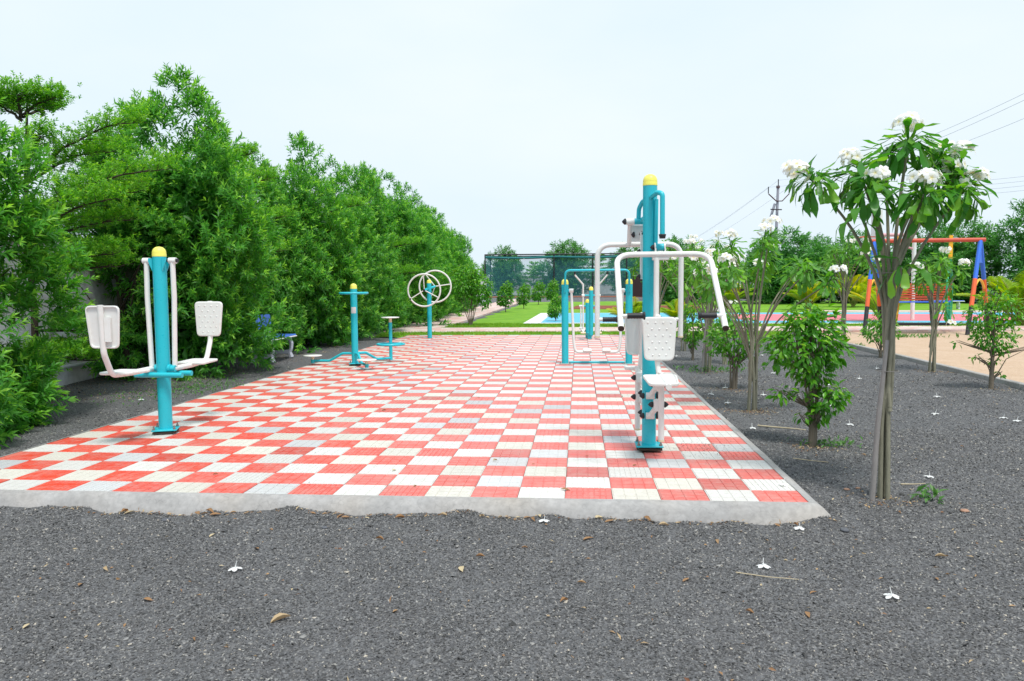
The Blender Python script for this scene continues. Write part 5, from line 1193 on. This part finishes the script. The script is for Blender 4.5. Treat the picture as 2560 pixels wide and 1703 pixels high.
# litter too small to count, under hedge and round the trunks
def litter():
    r = np.random.default_rng(9); XY = []
    for (n, x0, x1, y0, y1) in ((1500, -8.9, -6.9, 4.2, 9.5), (900, -8.5, -6.6, 9.5, 14.5)): XY.append(np.stack([r.uniform(x0, x1, n) ** 1, r.uniform(y0, y1, n)], 1))
    for (cx, cy, s, n) in ((.53, 4.05, .16, 240), (.6, 2.05, .14, 120), (.67, 5.85, .2, 140), (.66, 7.9, .2, 90), (4.5, 13.3, .3, 90), (4.16, 8.0, .22, 130), (.56, .36, .13, 70), (.22, 4.9, .12, 40), (4.05, 6.0, .2, 40)): XY.append(r.normal(size=(n, 2)) * np.array([[s, s * .6]]) + np.array([[cx, cy - .05]]))
    n = 300; XY.append(np.stack([r.uniform(-4.2, 1.6, n), r.uniform(-2.6, -.2, n)], 1)); n = 300; XY.append(np.stack([r.uniform(.2, 4.3, n), r.uniform(-1.5, 8, n)], 1))
    n = 260; u = r.uniform(-4.8, .1, n); XY.append(np.stack([u, -.155 + r.normal(size=n) * .012 - .01 * np.sin(u * 5)], 1))
    P2 = np.concatenate(XY); n = len(P2); z = gh(P2[:, 0], P2[:, 1]) + r.uniform(.004, .014, n)
    P = np.stack([P2[:, 0], P2[:, 1], z], 1); V, F, Yv = leaf5(P, norm(r.normal(size=(n, 3)) * np.array([[1, 1, .25]])), norm(np.array([[0, 0, 1.]]) + r.normal(size=(n, 3)) * .5), r.uniform(.010, .038, n), r.uniform(.005, .013, n), r.uniform(0, 1, n) ** 2)
    tag(link("leaf_litter", mesh_np("leaf_litter", V, F, attrs={'young': Yv}, mats=[M_DRY])), "fine brown leaf litter under hedge and trees", "leaf litter", kind='stuff')
litter()
def weeds():
    r = np.random.default_rng(12); parts = []
    for (cx, cy, sx, sy, n, L) in ((-6.75, 5.6, .35, .5, 420, .05), (-7.2, 6.9, .35, .5, 260, .05), (-7.0, 4.6, .25, .35, 90, .045), (.78, 2.15, .12, .06, 130, .05), (.75, 8.05, .3, .12, 200, .07), (.82, .34, .06, .04, 26, .08), (6.8, 15.9, .5, .15, 200, .12), (9.0, 15.6, .45, .2, 130, .14), (4.65, 12.9, .1, .1, 60, .08)):
        P = np.stack([r.normal(size=n) * sx + cx, r.normal(size=n) * sy + cy, np.zeros(n)], 1); P[:, 2] = gh(P[:, 0], P[:, 1]) + r.uniform(0, .05, n)
        parts.append(leaf5(P, norm(r.normal(size=(n, 3)) + np.array([[0, 0, .8]])), norm(np.array([[0, 0, 1.]]) + r.normal(size=(n, 3)) * .4), L * r.uniform(.6, 1.2, n), L * .35, r.uniform(0, .6, n)))
    V, F, Yv = cat_parts(parts); tag(link("weeds", mesh_np("weeds", V, F, attrs={'young': Yv}, mats=[L_WEED])), "low green weeds in patches on the gravel and sand", "weeds", kind='stuff')
weeds()
def stick(pts, r0, label): mb = MB(); mb.tube(pts, [r0 * (1 - .4 * k / (len(pts) - 1)) for k in range(len(pts))], 6); tag(mb.build("fallen_stick", plain("dry_stick", (.50, .42, .28), .8, .2) if "dry_stick" not in bpy.data.materials else bpy.data.materials["dry_stick"]), label, "stick", "fallen sticks")
zz = lambda x, y, d=.01: (x, y, float(gh(x, y)) + d)
stick([zz(.35, 3.02), zz(.5, 2.95), zz(.62, 2.9), zz(.77, 2.87)], .008, "long pale stick between the platform and the front ficus shrub")
stick([zz(.82, .75), zz(.92, .78), zz(1.0, .80)], .005, "short pale stick right of the large plumeria trunk")
stick([zz(-.65, -1.02), zz(-.5, -1.04), zz(-.36, -1.06)], .003, "thin pale straw on the lower right gravel")
stick([zz(.30, 1.55), zz(.42, 1.5), zz(.55, 1.47)], .004, "thin twig between platform corner and the front ficus shrub")
def stone(x, y, s, c, label):
    r = np.random.default_rng(int(abs(x * 1000 + y * 77))); mb = MB(); mb.lathe((0, 0, 0), [(.001, -.5), (.6, -.4), (1, 0), (.75, .45), (.001, .62)], 9); V = np.array(mb.V) * s; V *= (1 + r.normal(size=(len(V), 1)) * .07); V[:, 2] *= .6
    me = bpy.data.meshes.new("stone"); me.from_pydata([tuple(v) for v in V], [], mb.F); me.polygons.foreach_set('use_smooth', [True] * len(mb.F)); me.materials.append(c); o = link("stone", me); o.location = zz(x, y, s * .2); o.rotation_euler[2] = x * 9; tag(o, label, "stone", "loose stones")
M_ST = plain("stone_grey", (.10, .105, .12), .8, .3, 30); M_STB = plain("stone_brown", (.38, .22, .15), .85, .25, 30)
stone(.10, -.30, .028, M_ST, "blue grey stone by the platform corner"); stone(-3.95, -.28, .03, M_ST, "flat grey stone below the kerb at left"); stone(-2.9, -.42, .022, M_ST, "grey stone on the gravel below the kerb, left of centre"); stone(.95, .12, .028, M_STB, "brown stone right of the large plumeria trunk")
stone(.40, .58, .022, M_STB, "reddish pebble left of the large plumeria trunk, farther of two"); stone(.48, .60, .018, M_STB, "reddish pebble left of the large plumeria trunk, nearer the trunk"); stone(.95, .55, .018, M_ST, "black stone on the gravel right of the large plumeria"); stone(-6.9, 4.55, .04, plain("litter_white", (.6, .62, .66), .5, .1), "pale scrap of litter on the gravel by the hedge")
stone(-4.7, 20.6, .13, M_SOIL, "red brown clod on the lawn by the slender young ficus")
mb = MB(); [mb.torus((-7.75 + .05 * k, 26.6 + .1 * k, -.04 + .03 * k), .55 - .03 * k, .022, n=28, k=6) for k in range(4)]; tag(mb.build("garden_hose", M_BLKP), "coiled black hose at the foot of the hedge", "hose")
